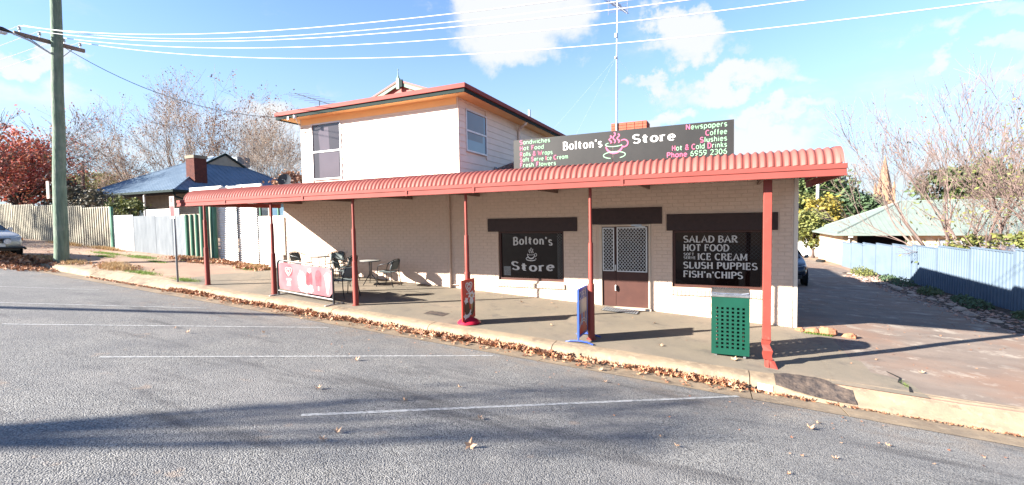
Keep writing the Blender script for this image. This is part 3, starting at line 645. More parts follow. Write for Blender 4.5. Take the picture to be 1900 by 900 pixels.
# security mesh seen behind the right end of each pane
def diamonds(mb, x0, x1, z0, z1, px, pz, y, w=.012):
    kx = (z1-z0)/pz*px
    n = int((x1-x0+kx)/px)+2
    for sgn in (1, -1):
        for i in range(-1, n+1):
            c = x0-kx+i*px if sgn == 1 else x0+i*px
            pts = []
            for (xa, za) in ((c, z0), (c+sgn*kx, z1)): pts.append([xa, za])
            (xa, za), (xb, zb) = pts
            if xa > xb: xa, za, xb, zb = xb, zb, xa, za
            if xb <= x0 or xa >= x1: continue
            def zat(x): return za+(zb-za)*(x-xa)/(xb-xa)
            a_, b_ = max(xa, x0), min(xb, x1)
            if b_-a_ < .005: continue
            mb.bar((a_, y, zat(a_)), (b_, y, zat(b_)), .006, w, up=(0, 1, 0)) if False else mb.bar((a_, y, zat(a_)), (b_, y, zat(b_)), w, .006, up=(0, 1, 0))
mb = MB(); diamonds(mb, -3.93, -3.78, .24, 1.44, .075, .075, YT+.001, .008); mb.build('window_grille', 'sticker', w1)
mb = MB(); diamonds(mb, -.02, .79, .85, 1.44, .085, .085, YT+.0015, .005); mb.build('window_grille', mat('faint_grille', (.035, .04, .045), rough=.5), w2)
# door
dr = MB(); a, b = -2.80, -1.54
dr.box(a+.003, YF-.012, -.42, a+.075, YF+.12, 1.657); dr.box(b-.055, YF-.012, -.42, b-.003, YF+.12, 1.657); dr.box(a+.077, YF-.010, 1.61, b-.057, YF+.12, 1.655)
door = dr.build('door_frame', 'frame', shop, bev=.004)
MB().box(a-.02, YF-.09, -.52, b+.02, YF+.12, -.385).build('door_step', 'frame', shop, bev=.008)
dl = MB().box(-2.72, YF+.03, -.38, -2.385, YF+.07, 1.607).build('side_leaf', 'door', shop, bev=.003)
dm = MB().box(-2.378, YF+.03, -.38, -1.60, YF+.07, 1.607).build('door', 'door', shop, bev=.003)
def scr(par, x0, x1, z0, z1):
    MB().box(x0, YF+.022, z0, x1, YF+.027, z1).build('dark_glass', 'shopglass', par)
    m_ = MB(); diamonds(m_, x0+.02, x1-.02, z0+.02, z1-.02, .078, .092, YF+.016, .010); m_.build('diamond_screen', 'alu', par)
    m_ = MB(); t = .028
    for q in ((x0, z0, x1, z0+t), (x0, z1-t, x1, z1), (x0, z0+t+.001, x0+t, z1-t-.001), (x1-t, z0+t+.001, x1, z1-t-.001)): m_.box(q[0], YF+.004, q[1], q[2], YF+.022, q[3])
    m_.build('screen_frame', 'alu', par, bev=.002)
scr(dl, -2.71, -2.42, .50, 1.585); scr(dm, -2.355, -1.625, .49, 1.59)
for z0 in (.02, .52):
    MB().box(-2.40, YF-.03, z0, -2.37, YF+.02, z0+.14).tube([(-2.385, YF-.035, z0+.02), (-2.385, YF-.05, z0+.07), (-2.385, YF-.035, z0+.12)], .008, 6).build('handle', 'alu', dm)
MB().box(-2.0, YF-.02, 1.615, -1.75, YF+.02, 1.655).bar((-1.9, YF-.03, 1.61), (-1.66, YF-.06, 1.60), .02).build('door_closer', 'galv', dm)
# downpipes, corner trim
MB().tube([(-7.17, YF-.045, -.19), (-7.17, YF-.045, 2.9)], .035, 8).bar((-7.17, YF-.05, -.02), (-6.95, YF-.05, -.02), .02).build('downpipe', 'mortar', shop, smooth='auto')
MB().box(1.403, YF+.02, -.75, 1.49, YF+.10, 2.9).build('corner_downpipe', 'board', shop, bev=.01)
MB().box(-13.995, YF+.01, 2.93, 1.40, 17.5, 2.96).build('ceiling_slab', 'under', shop)
# lower roof behind the awning
mb = MB()
for i in range(76):
    xa = -6.78+i*.09; xb = xa+.09; z_o = .018*(i % 2)
    def top(x): return min(1, max(0, (.9-x)/3.4))
    ta, tb = top(xa), top(xb)
    if ta <= 0: break
    mb.face([(xa, 11.5, 2.95+z_o), (xb, 11.5, 2.95+z_o), (xb, 11.5+3.6*tb, 2.95+.94*tb+z_o), (xa, 11.5+3.6*ta, 2.95+.94*ta+z_o)])
mb.face([(.9, 11.5, 2.95), (-2.5, 15.1, 3.89), (-2.5, 15.4, 3.89), (.9, 17.6, 2.95)]); mb.face([(-6.78, 15.1, 3.89), (-2.5, 15.1, 3.89), (-2.5, 17.6, 2.95), (-6.78, 17.6, 2.95)])
mb.build('lower_roof', 'roofred', shop)
# chimney with courses
ch = MB().box(-3.0, 14.0, 3.3, -2.02, 14.6, 4.60).build('chimney', 'mortar', shop)
zc = 4.1
for r in range(8):
    z0 = 3.98+r*.086; ex = .03 if r >= 5 else .006
    x = -3.0-ex
    while x < -2.02+ex-.05:
        x2 = min(x+.225, -2.02+ex); MB().box(x, 14-ex, z0, x2-.008, 14.12, z0+.076).build('brick', 'chimr', ch); x += .233
    MB().box(-2.02+ex-.1, 14.125-ex*0, z0, -2.02+ex, 14.6, z0+.076).build('brick', 'chimr', ch)

# upper storey ------------------------------------------------------------------
UX0, UX1, UY0, UY1, UZ0, UZ1 = -13.0, -6.82, 11.4, 20.2, 2.96, 5.33
UO = (-12.50, -11.20, 3.27, 5.13); SO = (11.80, 13.10, 3.86, 5.10)
mb = MB(); mb.box(UX0+.02, UY0+.02, UZ0, UX1-.02, UY1, UZ1); up = mb.build('upper_wall', 'board', shop)
zb = UZ0; H = .192
while zb < UZ1-.02:
    z1 = min(zb+H, UZ1-.001)
    def bd(segs, fn):
        for s0, s1 in segs:
            m_ = MB(); m_.prism([fn(s0, .020, zb+.002), fn(s0, .006, z1), fn(s0, -.012, z1), fn(s0, -.012, zb+.002)], Vector(fn(s1, 0, 0))-Vector(fn(s0, 0, 0))); m_.build('weatherboard', 'board', up)
    def cut(a, b, o, zlo, zhi): return [(a, b)] if zb >= zhi-.02 or z1 <= zlo+.02 else [(a, o[0]), (o[1], b)]
    bd(cut(UX0, UX1, UO, UO[2], UO[3]), lambda s, o, z: (s, UY0-o, z))
    bd(cut(UY0, UY1, SO, SO[2], SO[3]), lambda s, o, z: (UX1+o, s, z))
    zb += H
for (x, y) in ((UX0-.0, UY0-.024), (UX1-.02, UY0-.026)):
    MB().box(x, y, UZ0, x+.045, y+.04, UZ1).build('corner_stop', 'frame', up)
def sash(par, fn, u0, u1, z0, z1, g1, g2, zm):
    t = .045; m_ = MB()
    def bx(a, b, c, d, o0, o1):
        p, q = fn(a, o0, c), fn(b, o1, d); m_.box(min(p[0], q[0]), min(p[1], q[1]), min(p[2], q[2]), max(p[0], q[0]), max(p[1], q[1]), max(p[2], q[2]))
    bx(u0, u1, z0, z0+t, -.01, .045); bx(u0, u1, z1-t, z1, -.01, .04); bx(u0, u0+t, z0+t+.001, z1-t-.001, -.01, .04); bx(u1-t, u1, z0+t+.001, z1-t-.001, -.01, .04); bx(u0+t+.001, u1-t-.001, zm-.03, zm+.02, -.01, .036)
    f = m_.build('window', 'alu', par, label=None)
    for (c, d, gm) in ((zm+.02, z1-t, g1), (z0+t, zm-.03, g2)):
        m_ = MB(); bx(u0+t, u1-t, c, d, -.005, .012); m_.build('pane', gm, f)
        m_ = MB()
    return f
fnF = lambda u, o, z: (u, UY0-o, z); fnS = lambda u, o, z: (UX1+o, u, z)
fw = sash(shop, fnF, *UO, 'upglass', 'upglass', 4.20)
m_ = MB(); m_.box(-12.2, UY0-.0135, 3.34, -11.32, UY0-.0125, 4.15).build('curtain', 'curtain', fw)
m_ = MB(); m_.prism([(-12.15, UY0-.0128, 4.24), (-11.72, UY0-.0128, 4.24), (-11.75, UY0-.0128, 4.98), (-12.1, UY0-.0128, 4.95), (-12.2, UY0-.0128, 4.8)], (0, -.001, 0)).build('curtain', 'curtain', fw)
sw = sash(shop, fnS, *SO, 'curtain', 'sideglass', 4.48)
m_ = MB().box(UX1+.0125, 12.93, 4.52, UX1+.0135, 13.04, 5.04).build('curtain_edge', 'sideglass', sw)
MB().box(UX1+.0122, 11.86, 4.22, UX1+.0135, 12.85, 4.44).build('blind', 'curtain', sw)
MB().box(UX0+.05, UY0-.026, 5.13, UX1-.03, UY0-.002, 5.334).build('bounce_tint_strip', 'soffit', up)  # made-up strip: warm bounce light under the eave put into its colour
MB().box(UX1+.02, 13.6, 3.5, UX1+.07, 13.72, 3.58).build('wall_vent', 'galv', shop)
# eaves, gutter, hip roof, gablet
EX0, EX1, EY0, EY1 = -13.62, -6.30, 10.90, 20.7
MB().box(EX0+.06, EY0+.06, 5.335, EX1-.06, EY1, 5.355).build('soffit', 'soffit', shop)
m_ = MB()
for (a, b, c, d) in ((EX0, EY0, EX1, EY0+.05), (EX1-.05, EY0+.051, EX1, EY1), (EX0, EY0+.051, EX0+.05, EY1)): m_.box(a+.015, b+.015 if b == EY0 else b, 5.30, c-.015, d, 5.40)
m_.build('fascia', 'dkgreen', shop)
m_ = MB()
for (a, b, c, d) in ((EX0, EY0-.03, EX1+.03, EY0+.06), (EX1-.06, EY0+.061, EX1+.03, EY1), (EX0-.03, EY0+.061, EX0+.06, EY1)): m_.box(a, b, 5.402, c, d, 5.53)
m_.build('gutter', 'redgut', shop, bev=.012)
pt = math.tan(radians(16.5)); cx = (EX0+EX1)/2; hw = (EX1-EX0)/2; rz_ = 5.50+pt*hw
mb = MB(); A_ = (EX0, EY0, 5.50); Bq = (EX1, EY0, 5.50); Cq = (EX1, EY1, 5.50); Dq = (EX0, EY1, 5.50); R1 = (cx, EY0+hw, rz_); R2 = (cx, EY1-hw*.2, rz_)
mb.face([A_, Bq, R1]); mb.face([Bq, Cq, R2, R1]); mb.face([Cq, Dq, R2]); mb.face([Dq, A_, R1, R2]); mb.build('upper_roof', 'red', shop)
gy = 12.9; gx = -9.95; mb = MB()
for s in (-1, 1):
    mb.prism([(gx, gy-.12, 6.62), (gx+s*1.25, gy-.12, 6.16), (gx+s*1.25, gy-.12, 6.10), (gx, gy-.12, 6.55)], (0, 1.8, 0))
gab = mb.build('gablet_roof', 'red', shop)
mb = MB()
for s in (-1, 1): mb.prism([(gx+s*.01, gy-.1, 6.548), (gx+s*1.1, gy-.1, 6.15), (gx+s*1.0, gy-.1, 6.05), (gx+s*.01, gy-.1, 6.44)], (0, .05, 0))
mb.build('barge_board', 'ltgreen', gab)
MB().face([(gx-1.1, gy, 6.1), (gx+1.1, gy, 6.1), (gx, gy, 6.5)]).build('gablet_face', 'red', gab)
MB().box(gx-.06, gy-.16, 6.30, gx+.06, gy-.08, 6.66).lathe((gx, gy-.12, 6.66), [(.055, 0), (.02, .1), (.012, .26), (.025, .29), (.002, .33)], 8).build('finial', 'ltgreen', gab)
MB().box(gx+.06, gy-.15, 6.36, gx+.18, gy-.10, 6.60).build('finial_board', 'dkgreen', gab)
MB().tube([(UX1+.06, 15.6, 3.9), (UX1+.06, 15.6, 5.05), (UX1+.12, 15.5, 5.14), (UX1+.42, 15.35, 5.24), (UX1+.46, 15.35, 5.34)], .05, 8).build('upper_downpipe', 'board', shop, smooth='auto')
MB().tube([(-6.9, 17, 5.6), (-6.9, 17, 6.15)], .05, 8).build('vent_pipe', 'galv', shop)
# cable bracket on the fascia
MB().box(-13.0, 10.86, 5.24, -12.94, 10.90, 5.34).tube([(-12.62, 10.84, 5.24), (-12.62, 10.84, 5.34)], .05, 10).tube([(-12.62, 10.86, 5.3), (-12.7, 11.0, 5.15), (-12.95, 11.38, 5.05)], .012, 6).build('cable_bracket', 'alu', shop)

# awning -----------------------------------------------------------------------------
AX0, AX1, AY, AZ = -14.15, 1.62, 8.22, 2.52
aw = MB(); P = .1093; prof = []
RB = .335
for i in range(8):
    a = radians(8+82*i/7); prof.append((AY-.02+RB*(1-cos(a))*1.15, AZ+RB*sin(a)*.95, sin(a), cos(a)))
prof += [(9.4, AZ+.345, 1, .02), (11.42, AZ+.42, 1, .02)]
nx = int((AX1-AX0)/P*6); xs = [AX0+(AX1-AX0)*i/nx for i in range(nx+1)]
for (y, z, nz_, ny_) in prof:
    for x in xs:
        w = .0175*cos(2*pi*(x-AX0)/P); aw.v.append((x, y-w*ny_, z+w*nz_))
for j in range(len(prof)-1):
    for i in range(nx): q = j*(nx+1)+i; aw.f.append((q, q+1, q+nx+2, q+nx+1))
awn = aw.build('awning', 'red', shop, smooth=True)
def ringp(x):  # end capping strip
    m_ = MB(); pts = [(x, y, z) for (y, z, a, b) in prof]
    for s in range(len(pts)-1):
        a, b = Vector(pts[s]), Vector(pts[s+1]); m_.face([a+Vector((-.05, 0, .018)), a+Vector((.02, -.01, .018)), b+Vector((.02, -.01, .02)), b+Vector((-.05, 0, .02))])
        m_.face([a+Vector((.02, -.01, .018)), a+Vector((.02, -.01, -.04)), b+Vector((.02, 0, -.04)), b+Vector((.02, -.01, .02))])
    return m_
ringp(AX1).build('end_flashing', 'red', awn); 
m_ = MB(); m_.box(AX0-.16, AY-.115, AZ-.145, AX1+.03, AY-.0, AZ+.022).box(AX0-.165, AY-.13, AZ-.045, AX1+.035, AY-.116, AZ+.03).box(AX0-.165, AY-.128, AZ-.150, AX1+.035, AY-.116, AZ-.118)
m_.build('awning_gutter', 'redgut', awn, bev=.006)
for x in (-12.2, -9.3, -6.2, -4.55, -1.6):
    MB().box(x, AY-.1325, AZ-.152, x+.05, AY-.117, AZ+.031).build('gutter_join', 'redgut', awn)
# end beams; panels added to stop sunlight leaking through the end gaps
for x in (AX0, AX1-.01):
    m_ = MB(); m_.box(x, AY+.01, AZ-.14, x+.035, 11.39, AZ-.01); m_.build('end_beam', 'redpost', awn)
for x in (AX0+.006, AX1-.03):
    MB().prism([(x, y, z-.02) for (y, z, a, b) in prof]+[(x, 11.42, AZ-.005), (x, AY-.02, AZ-.005)], (.02, 0, 0)).build('light_stop_panel', 'redgut', awn)
for y in (8.35, 9.6, 10.9):
    MB().box(AX0+.04, y, AZ-.10 if y < 9 else AZ+.1, AX1-.02, y+.05, AZ-.01 if y < 9 else AZ+.26).build('purlin', 'under', awn)
for k in range(7):
    x = -13.1+k*2.3
    MB().box(x, 8.3, AZ-.03, x+.045, 11.38, AZ+.08).build('rafter', 'under', awn)
MB().face([(AX0+.04, 8.4, AZ+.11), (AX1-.02, 8.4, AZ+.11), (AX1-.02, 11.38, AZ+.20), (AX0+.04, 11.38, AZ+.20)]).build('awning_lining', 'under', awn)
# posts: stepped round pipes
def rpost(x, y, h=None):
    g = G(x, y); T = AZ-.14; m_ = MB()
    pr = [(.066, g-.05), (.062, g+1.02), (.058, g+1.05), (.046, g+1.06), (.045, g+1.80), (.042, g+1.82), (.030, g+1.83), (.029, T)]
    m_.lathe((x, y, 0), pr, 14); m_.tube([(x, y, g), (x, y, g+.012)], .095, 12)
    return m_.build('post', 'redpost', shop, smooth='auto')
for x, y in ((-13.10, 8.12), (-10.55, 8.22), (-7.88, 8.30), (-4.86, 8.36), (-2.22, 8.40)): rpost(x, y)
g = G(.68, 8.4)
m_ = MB(); m_.box(.615, 8.40, g+.42, .735, 8.52, AZ-.14); p6 = m_.build('square_post', 'redpost', shop, bev=.006, label='square red post with a crushed, kinked foot')
m_ = MB()
lv = [(0, 0, .417), (-.012, .01, .34), (.02, -.025, .25), (.005, -.01, .17), (.02, 0, .10)]
for dx, dy, h in lv:
    for (a, b) in ((.613, 8.398), (.737, 8.398), (.737, 8.522), (.613, 8.522)): m_.v.append((a+dx+random.uniform(-.008, .008), b+dy+random.uniform(-.01, .01), g+h))
for i in range(len(lv)-1):
    for k in range(4): m_.f.append((4*i+k, 4*i+(k+1) % 4, 4*i+4+(k+1) % 4, 4*i+4+k))
m_.build('dented_section', 'redpost', p6)
m_ = MB(); m_.prism([(.655, 8.40, g+.085), (.705, 8.39, g+.10), (.70, 8.27, g-.0), (.645, 8.29, g+.0)], (-.0, .12, .0)); m_.prism([(.715, 8.39, g+.10), (.79, 8.385, g+.085), (.83, 8.25, g-.01), (.712, 8.26, g-.02)], (0, .12, 0)); m_.build('kinked_foot', 'redpost', p6)

# ------------------------------------------------------------------ sign on the awning
sg = thing('shop_sign', 'long black signboard with white, pink and mint lettering standing on the awning', 'sign', (-1.8, 9, 2.85))
SX0, SX1, SZ0, SZ1 = -4.03, .195, 2.88, 3.50
MB().box(SX0, 9.0, SZ0, -1.93, 9.03, SZ1).box(-1.922, 9.0, SZ0, SX1, 9.03, SZ1).build('sign_board', 'signblk', sg)
m_ = MB()
for x in (-3.9, -2.6, -1.2, .08): m_.box(x, 9.04, 2.82, x+.05, 9.09, SZ1-.03); m_.bar((x+.02, 9.09, 3.3), (x+.02, 9.6, 2.9), .03)
m_.build('sign_bracket', 'black', sg)
YS_ = 8.996
def duo(s, x, z, h, w, caps, first_=False):
    a, b = MB(), MB(); ci = [i for i, c in enumerate(s) if i in caps]
    text(a, s, x, z, h, 'round', w, y=YS_, only=set(range(len(s)))-set(ci)); text(b, s, x, z, h, 'bold', w, y=YS_, only=set(ci))
    a.build('lettering', 'mint', sg); b.build('lettering', 'pink', sg)
for s, z, w, caps in (('Sandwiches', 3.402, .67, (0,)), ('Hot Food', 3.278, .53, (0, 4)), ('Rolls & Wraps', 3.152, .72, (0, 6, 8)), ('Soft Serve Ice Cream', 3.038, 1.05, (0, 5, 11, 15)), ('Fresh Flowers', 2.925, .79, (0, 6))):
    duo(s, -3.88, z, .082, w, caps)
for s, z, w, caps in (('Newspapers', 3.395, .67, (0,)), ('Coffee', 3.262, .34, (0,)), ('Slushies', 3.145, .43, (0,)), ('Hot & Cold Drinks', 3.035, .91, (0, 4, 6, 11)), ('Phone 6959 2306', 2.915, 1.0, (0, 1, 2, 3, 4))):
    duo(s, .08-w, z, .088, w, caps)
m_ = MB(); text(m_, "Bolton's", -2.92, 3.215, .15, 'slab', .78, y=YS_); text(m_, 'Store', -1.53, 3.23, .155, 'slab', .74, y=YS_); m_.build('lettering', 'white', sg)
mp_, mg = MB(), MB(); cv = lambda p: (-1.885+p[0]*.41, YS_, 3.20+p[1]*.41)
ribbon(mg, arc(-.02, .1, .42, .1, 130, 330, 12), lambda d: .04, cv); ribbon(mp_, arc(-.02, .08, .40, .38, 190, 350, 12), lambda d: .04+.07*abs(d.x), cv); ribbon(mp_, arc(.42, .12, .2, .17, 130, -110, 9), lambda d: .06, cv)
ribbon(mg, arc(-.02, -.4, .52, .16, -60, 180+70, 18), lambda d: .045, cv)
for dx, h in ((-.2, .36), (-.02, .5), (.17, .42)): ribbon(mp_, [(dx+.06*sin(t*1.2), .16+h*t/8) for t in range(9)], lambda d: .06, cv)
mp_.build('cup_emblem', 'pink', sg); mg.build('cup_emblem', 'mint', sg)

# ------------------------------------------------------------------ aerials
t = thing('antenna_mast', 'tall thin silver mast with a television aerial on top, beside the red brick chimney', 'antenna', (-2.87, 14.0, 4.2))
MB().tube([(-2.87, 13.95, 3.6), (-2.84, 13.95, 6.6), (-2.80, 13.95, 9.0)], [.028, .022, .016], 6).build('mast', 'galv', t)
MB().tube([(-2.86, 13.93, 6.55), (-2.86, 13.93, 6.6)], .045, 6).build('clamp', 'galv', t); MB().box(-2.90, 13.9, 7.15, -2.83, 13.95, 7.28).build('amplifier_box', 'galv', t)
m_ = MB(); bm = Vector((-2.80, 13.95, 8.05)); dd = Vector((.35, -.35, -.42)).normalized()
m_.tube([bm-dd*.5, bm+dd*.62], .014, 5)
for i in range(16):
    c = bm-dd*.45+dd*i*.068; l = .26-.012*i; n_ = Vector((.7, .7, 0)); m_.tube([c-n_*l, c+n_*l], .006, 4)
m_.build('aerial', 'galv', t)
m_ = MB()
for k in range(6): m_.tube([(-3.08, 13.95, 7.92+k*.09), (-2.52, 13.95, 7.92+k*.09)], .006, 4)
m_.tube([(-3.08, 13.95, 7.85), (-3.08, 13.95, 8.5)], .009, 4); m_.tube([(-2.52, 13.95, 7.85), (-2.52, 13.95, 8.5)], .009, 4); m_.build('reflector', 'galv', t)
m_ = MB()
for q in ((-5.6, 14.4, 4.2), (-4.6, 14.8, 4.2), (-.9, 14.3, 4.0)): m_.tube([(-2.86, 13.95, 6.6), q], .0015, 3)
m_.build('guy_wire', 'fgalv', t)
t = thing('roof_aerial', 'small rusty comb aerial lying low over the left eave of the upper storey', 'antenna', (-13.4, 12.6, 5.6))
m_ = MB(); p, q = at(547, 173, 12.6), at(611, 193, 12.6); m_.tube([p, q], .013, 5); c = p.lerp(q, .72); m_.tube([c, (c.x, c.y, 5.55)], .013, 5)
t_ = m_.build('boom', 'dwire', t)
m_ = MB()
for k in range(7):
    c = p.lerp(q, .06+k*.15); n_ = Vector((.28, .5, .10)); m_.tube([c-n_*.8, c+n_*.8], .006, 4)
m_.build('element', 'galv', t)
t = thing('satellite_dish', 'small black satellite dish above the left end of the awning', 'satellite dish', (-15.9, 13.6, 3.5))
c = at(528, 334, 13.6); m_ = MB(); n_ = Vector((.55, -.8, .3)).normalized(); u = n_.cross(Vector((0, 0, 1))).normalized(); v = u.cross(n_)
for r, o in ((.0, -.06), (.12, -.05), (.22, -.02), (.27, .02)):
    for k in range(16): m_.v.append(tuple(c+(u*cos(k*pi/8)+v*sin(k*pi/8))*max(r, .001)+n_*o))
for i in range(3):
    for k in range(16): m_.f.append((i*16+k, i*16+(k+1) % 16, i*16+16+(k+1) % 16, i*16+16+k))
m_.build('dish', 'dwire', t, smooth=True); MB().tube([c+n_*.02, c+n_*.3-v*.1], .012, 5).build('feed_arm', 'galv', t); MB().tube([c-n_*.05, c-n_*.1-Vector((0, 0, .3)), (c.x, c.y+.1, 2.6)], .02, 5).build('stand', 'galv', t)

# ------------------------------------------------------------------ bin
g = G(.15, 8.7); t = thing('litter_bin', 'green perforated steel litter bin with a steel lid beside the square post', 'bin', (.15, 8.78, g))
def perf(p0, u, w, z0, z1, nxh, nzh, hs, thick, nrm):
    m_ = MB(); us = [0]; mx_ = (w-(nxh*hs+(nxh-1)*hs*1.12))/2
    for i in range(nxh): a = mx_+i*hs*2.12; us += [a, a+hs]
    us.append(w); zs = [z0]; mz = .14; st = (z1-z0-2*mz+hs*.9)/nzh
    for i in range(nzh): a = z0+mz*.75+i*st; zs += [a, a+hs]
    zs.append(z1); p0 = Vector(p0); u = Vector(u); nrm = Vector(nrm)
    def P_(a, z, d): q = p0+u*a+nrm*d; return (q.x, q.y, z)
    for i in range(len(us)-1):
        for k in range(len(zs)-1):
            A2, B2, C2, D2 = us[i], us[i+1], zs[k], zs[k+1]
            if i % 2 == 1 and k % 2 == 1:
                m_.face([P_(A2, C2, 0), P_(A2, D2, 0), P_(A2, D2, thick), P_(A2, C2, thick)]); m_.face([P_(B2, C2, 0), P_(B2, D2, 0), P_(B2, D2, thick), P_(B2, C2, thick)])
                m_.face([P_(A2, C2, 0), P_(B2, C2, 0), P_(B2, C2, thick), P_(A2, C2, thick)]); m_.face([P_(A2, D2, 0), P_(B2, D2, 0), P_(B2, D2, thick), P_(A2, D2, thick)]); continue
            for d in (0, thick): m_.face([P_(A2, C2, d), P_(B2, C2, d), P_(B2, D2, d), P_(A2, D2, d)])
    for (a, b, c, d) in ((0, 0, z0, z1), (w, w, z0, z1)): m_.face([P_(a, c, 0), P_(a, c, thick), P_(a, d, thick), P_(a, d, 0)])
    m_.face([P_(0, z1, 0), P_(w, z1, 0), P_(w, z1, thick), P_(0, z1, thick)]); m_.face([P_(0, z0, 0), P_(w, z0, 0), P_(w, z0, thick), P_(0, z0, thick)])
    return m_
bx0, bx1, by0, by1, bz0, bz1 = -.15, .435, 8.52, 9.06, g+.05, g+1.03
perf((bx0, by0, 0), (1, 0, 0), bx1-bx0, bz0, bz1, 6, 11, .038, .012, (0, 1, 0)).build('front_panel', 'bin', t)
perf((bx0, by1-.012, 0), (1, 0, 0), bx1-bx0, bz0, bz1, 6, 11, .038, .012, (0, 1, 0)).build('back_panel', 'bin', t)
perf((bx0, by0+.013, 0), (0, 1, 0), by1-by0-.026, bz0, bz1, 6, 11, .038, .012, (1, 0, 0)).build('side_panel', 'bin', t)
perf((bx1-.012, by0+.013, 0), (0, 1, 0), by1-by0-.026, bz0, bz1, 6, 11, .038, .012, (1, 0, 0)).build('side_panel', 'bin', t)
MB().lathe(((bx0+bx1)/2, (by0+by1)/2, g), [(.2, .06), (.22, .95)], 16).build('liner', 'rubber', t)
m_ = MB(); m_.box(bx0-.008, by0-.012, bz1+.002, bx1+.008, by1+.01, bz1+.045); lid = m_.build('lid', 'steel', t, bev=.008)
m_ = MB(); n = 10
for i in range(n+1):
    a = pi*i/n; m_.v += [(bx0-.006, (by0+by1)/2-.25*cos(a), bz1+.046+.075*sin(a)), (bx1+.006, (by0+by1)/2-.25*cos(a), bz1+.046+.075*sin(a))]
for i in range(n): m_.f.append((2*i, 2*i+1, 2*i+3, 2*i+2))
m_.f.append(tuple(range(0, 2*n+2, 2))); m_.f.append(tuple(range(1, 2*n+2, 2))); m_.build('ash_tray', 'steel', lid, smooth='auto')
MB().tube([(bx0+.01, by0+.02, bz1+.07), (bx0+.12, by0+.03, bz1+.055), (bx1-.12, by0+.03, bz1+.055), (bx1-.01, by0+.02, bz1+.075)], .014, 6).build('grab_rail', 'steel', lid)
for x in (bx0+.05, bx1-.09):
    for y in (by0+.04, by1-.08): MB().box(x, y, g, x+.04, y+.04, bz0).build('foot', 'galv', t)

# ------------------------------------------------------------------ ice cream banner barrier
p0, p1 = Vector((-10.37, 8.20)), Vector((-8.36, 8.08)); L = (p1-p0).length; ang = atan2(p1.y-p0.y, p1.x-p0.x)
g = G(p0.x, p0.y); t = thing('cafe_barrier', 'pink ice cream advertising banner in a black tube frame on the footpath', 'barrier', (p0.x, p0.y, g), ang)
sl_ = (G(p1.x, p1.y)-g)/L
def z_(x, z): return z+sl_*x
m_ = MB(); r = .12; top = .90; pts = [(0, 0, 0.0), (0, 0, top-r)]+[(r-r*cos(radians(a)), 0, z_(0, top-r+r*sin(radians(a)))) for a in (22, 45, 67, 90)]+[(L-r+r*sin(radians(a)), 0, z_(L, top-r+r*cos(radians(a)))) for a in (0, 22, 45, 67, 90)]+[(L, 0, z_(L, 0))]
m_.tube(pts, .026, 8); m_.tube([(0, 0, .12), (L, 0, z_(L, .12))], .022, 8); fr = m_.build('frame', 'black', t, local=True, smooth='auto')
for x in (0, L): MB().bar((x, -.26, z_(x, .015)), (x, .26, z_(x, .015)), .05, .02).build('foot', 'galv', t, local=True)
m_ = MB(); q = [(.03, .26), (.09, .17), (L-.14, .17), (L-.03, .28), (L-.03, .74), (L-.1, .86), (.12, .86), (.03, .8)]
m_.prism([(x, 0, z_(x, z)) for x, z in q], (0, .006, 0)); ban = m_.build('banner', 'banner', t, local=True)
def blob(cx, cz, rx, rz, m, rot=0, name='print', n=18, y=-.003, jag=0):
    m_ = MB(); m_.face([(cx+cos(radians(rot))*rx*cos(a)*(1+jag*sin(5*a))-sin(radians(rot))*rz*sin(a), y, z_(cx, cz)+sin(radians(rot))*rx*cos(a)+cos(radians(rot))*rz*sin(a)*(1+jag*cos(7*a))) for a in [2*pi*i/n for i in range(n)]]); return m_.build(name, m, ban, local=True)
blob(.42, .66, .16, .15, 'bannerp', y=-.002); 
for k, (z0, w) in enumerate(((.42, .2), (.34, .13), (.28, .16))): MB().box(.42-w/2, -.003, z_(.4, z0), .42+w/2, -.002, z_(.4, z0+.05)).build('print', 'bannerw', ban, local=True)
m_ = MB(); cvb = lambda p: (.42+p[0]*.13, -.004, z_(.42, .66)+p[1]*.13)
def heart(m_, cvf, th_=.16):
    for s_ in (1, .5): ribbon(m_, [(s_*.95*sin(t_)**3, s_*(.8*cos(t_)-.3*cos(2*t_)-.12*cos(3*t_))) for t_ in [2*pi*i/20 for i in range(21)]], lambda d: th_, cvf)
heart(m_, cvb); m_.build('heart_logo', 'bannerw', ban, local=True)
blob(.92, .46, .15, .26, 'bannerw', 8, jag=.12); blob(.98, .3, .22, .12, 'bannerw', -20, jag=.2, y=-.0035)
blob(1.18, .52, .115, .24, 'bannerp', 0); blob(1.23, .29, .1, .10, 'bannerw', 30, jag=.25, y=-.004); blob(1.2, .74, .07, .06, 'bannerw', 30, y=-.004, jag=.3)
m_ = MB(); m_.face([(1.42, -.003, z_(1.4, .38)), (1.60, -.003, z_(1.4, .38)), (1.62, -.003, z_(1.4, .66)), (1.58, -.003, z_(1.4, .75)), (1.50, -.003, z_(1.4, .78)), (1.43, -.003, z_(1.4, .73)), (1.40, -.003, z_(1.4, .62))]).build('print', 'bannerp', ban, local=True)
MB().box(1.49, -.003, z_(1.4, .27), 1.53, -.002, z_(1.4, .378)).build('print', 'bannerw', ban, local=True)
m_ = MB(); m_.face([(1.74, -.003, z_(1.8, .56)), (1.80, -.003, z_(1.8, .22)), (1.84, -.003, z_(1.8, .22)), (1.93, -.003, z_(1.8, .58))]).build('print', 'bannerw', ban, local=True)
blob(1.83, .64, .115, .11, 'bannerw', 0, jag=.1, y=-.004)

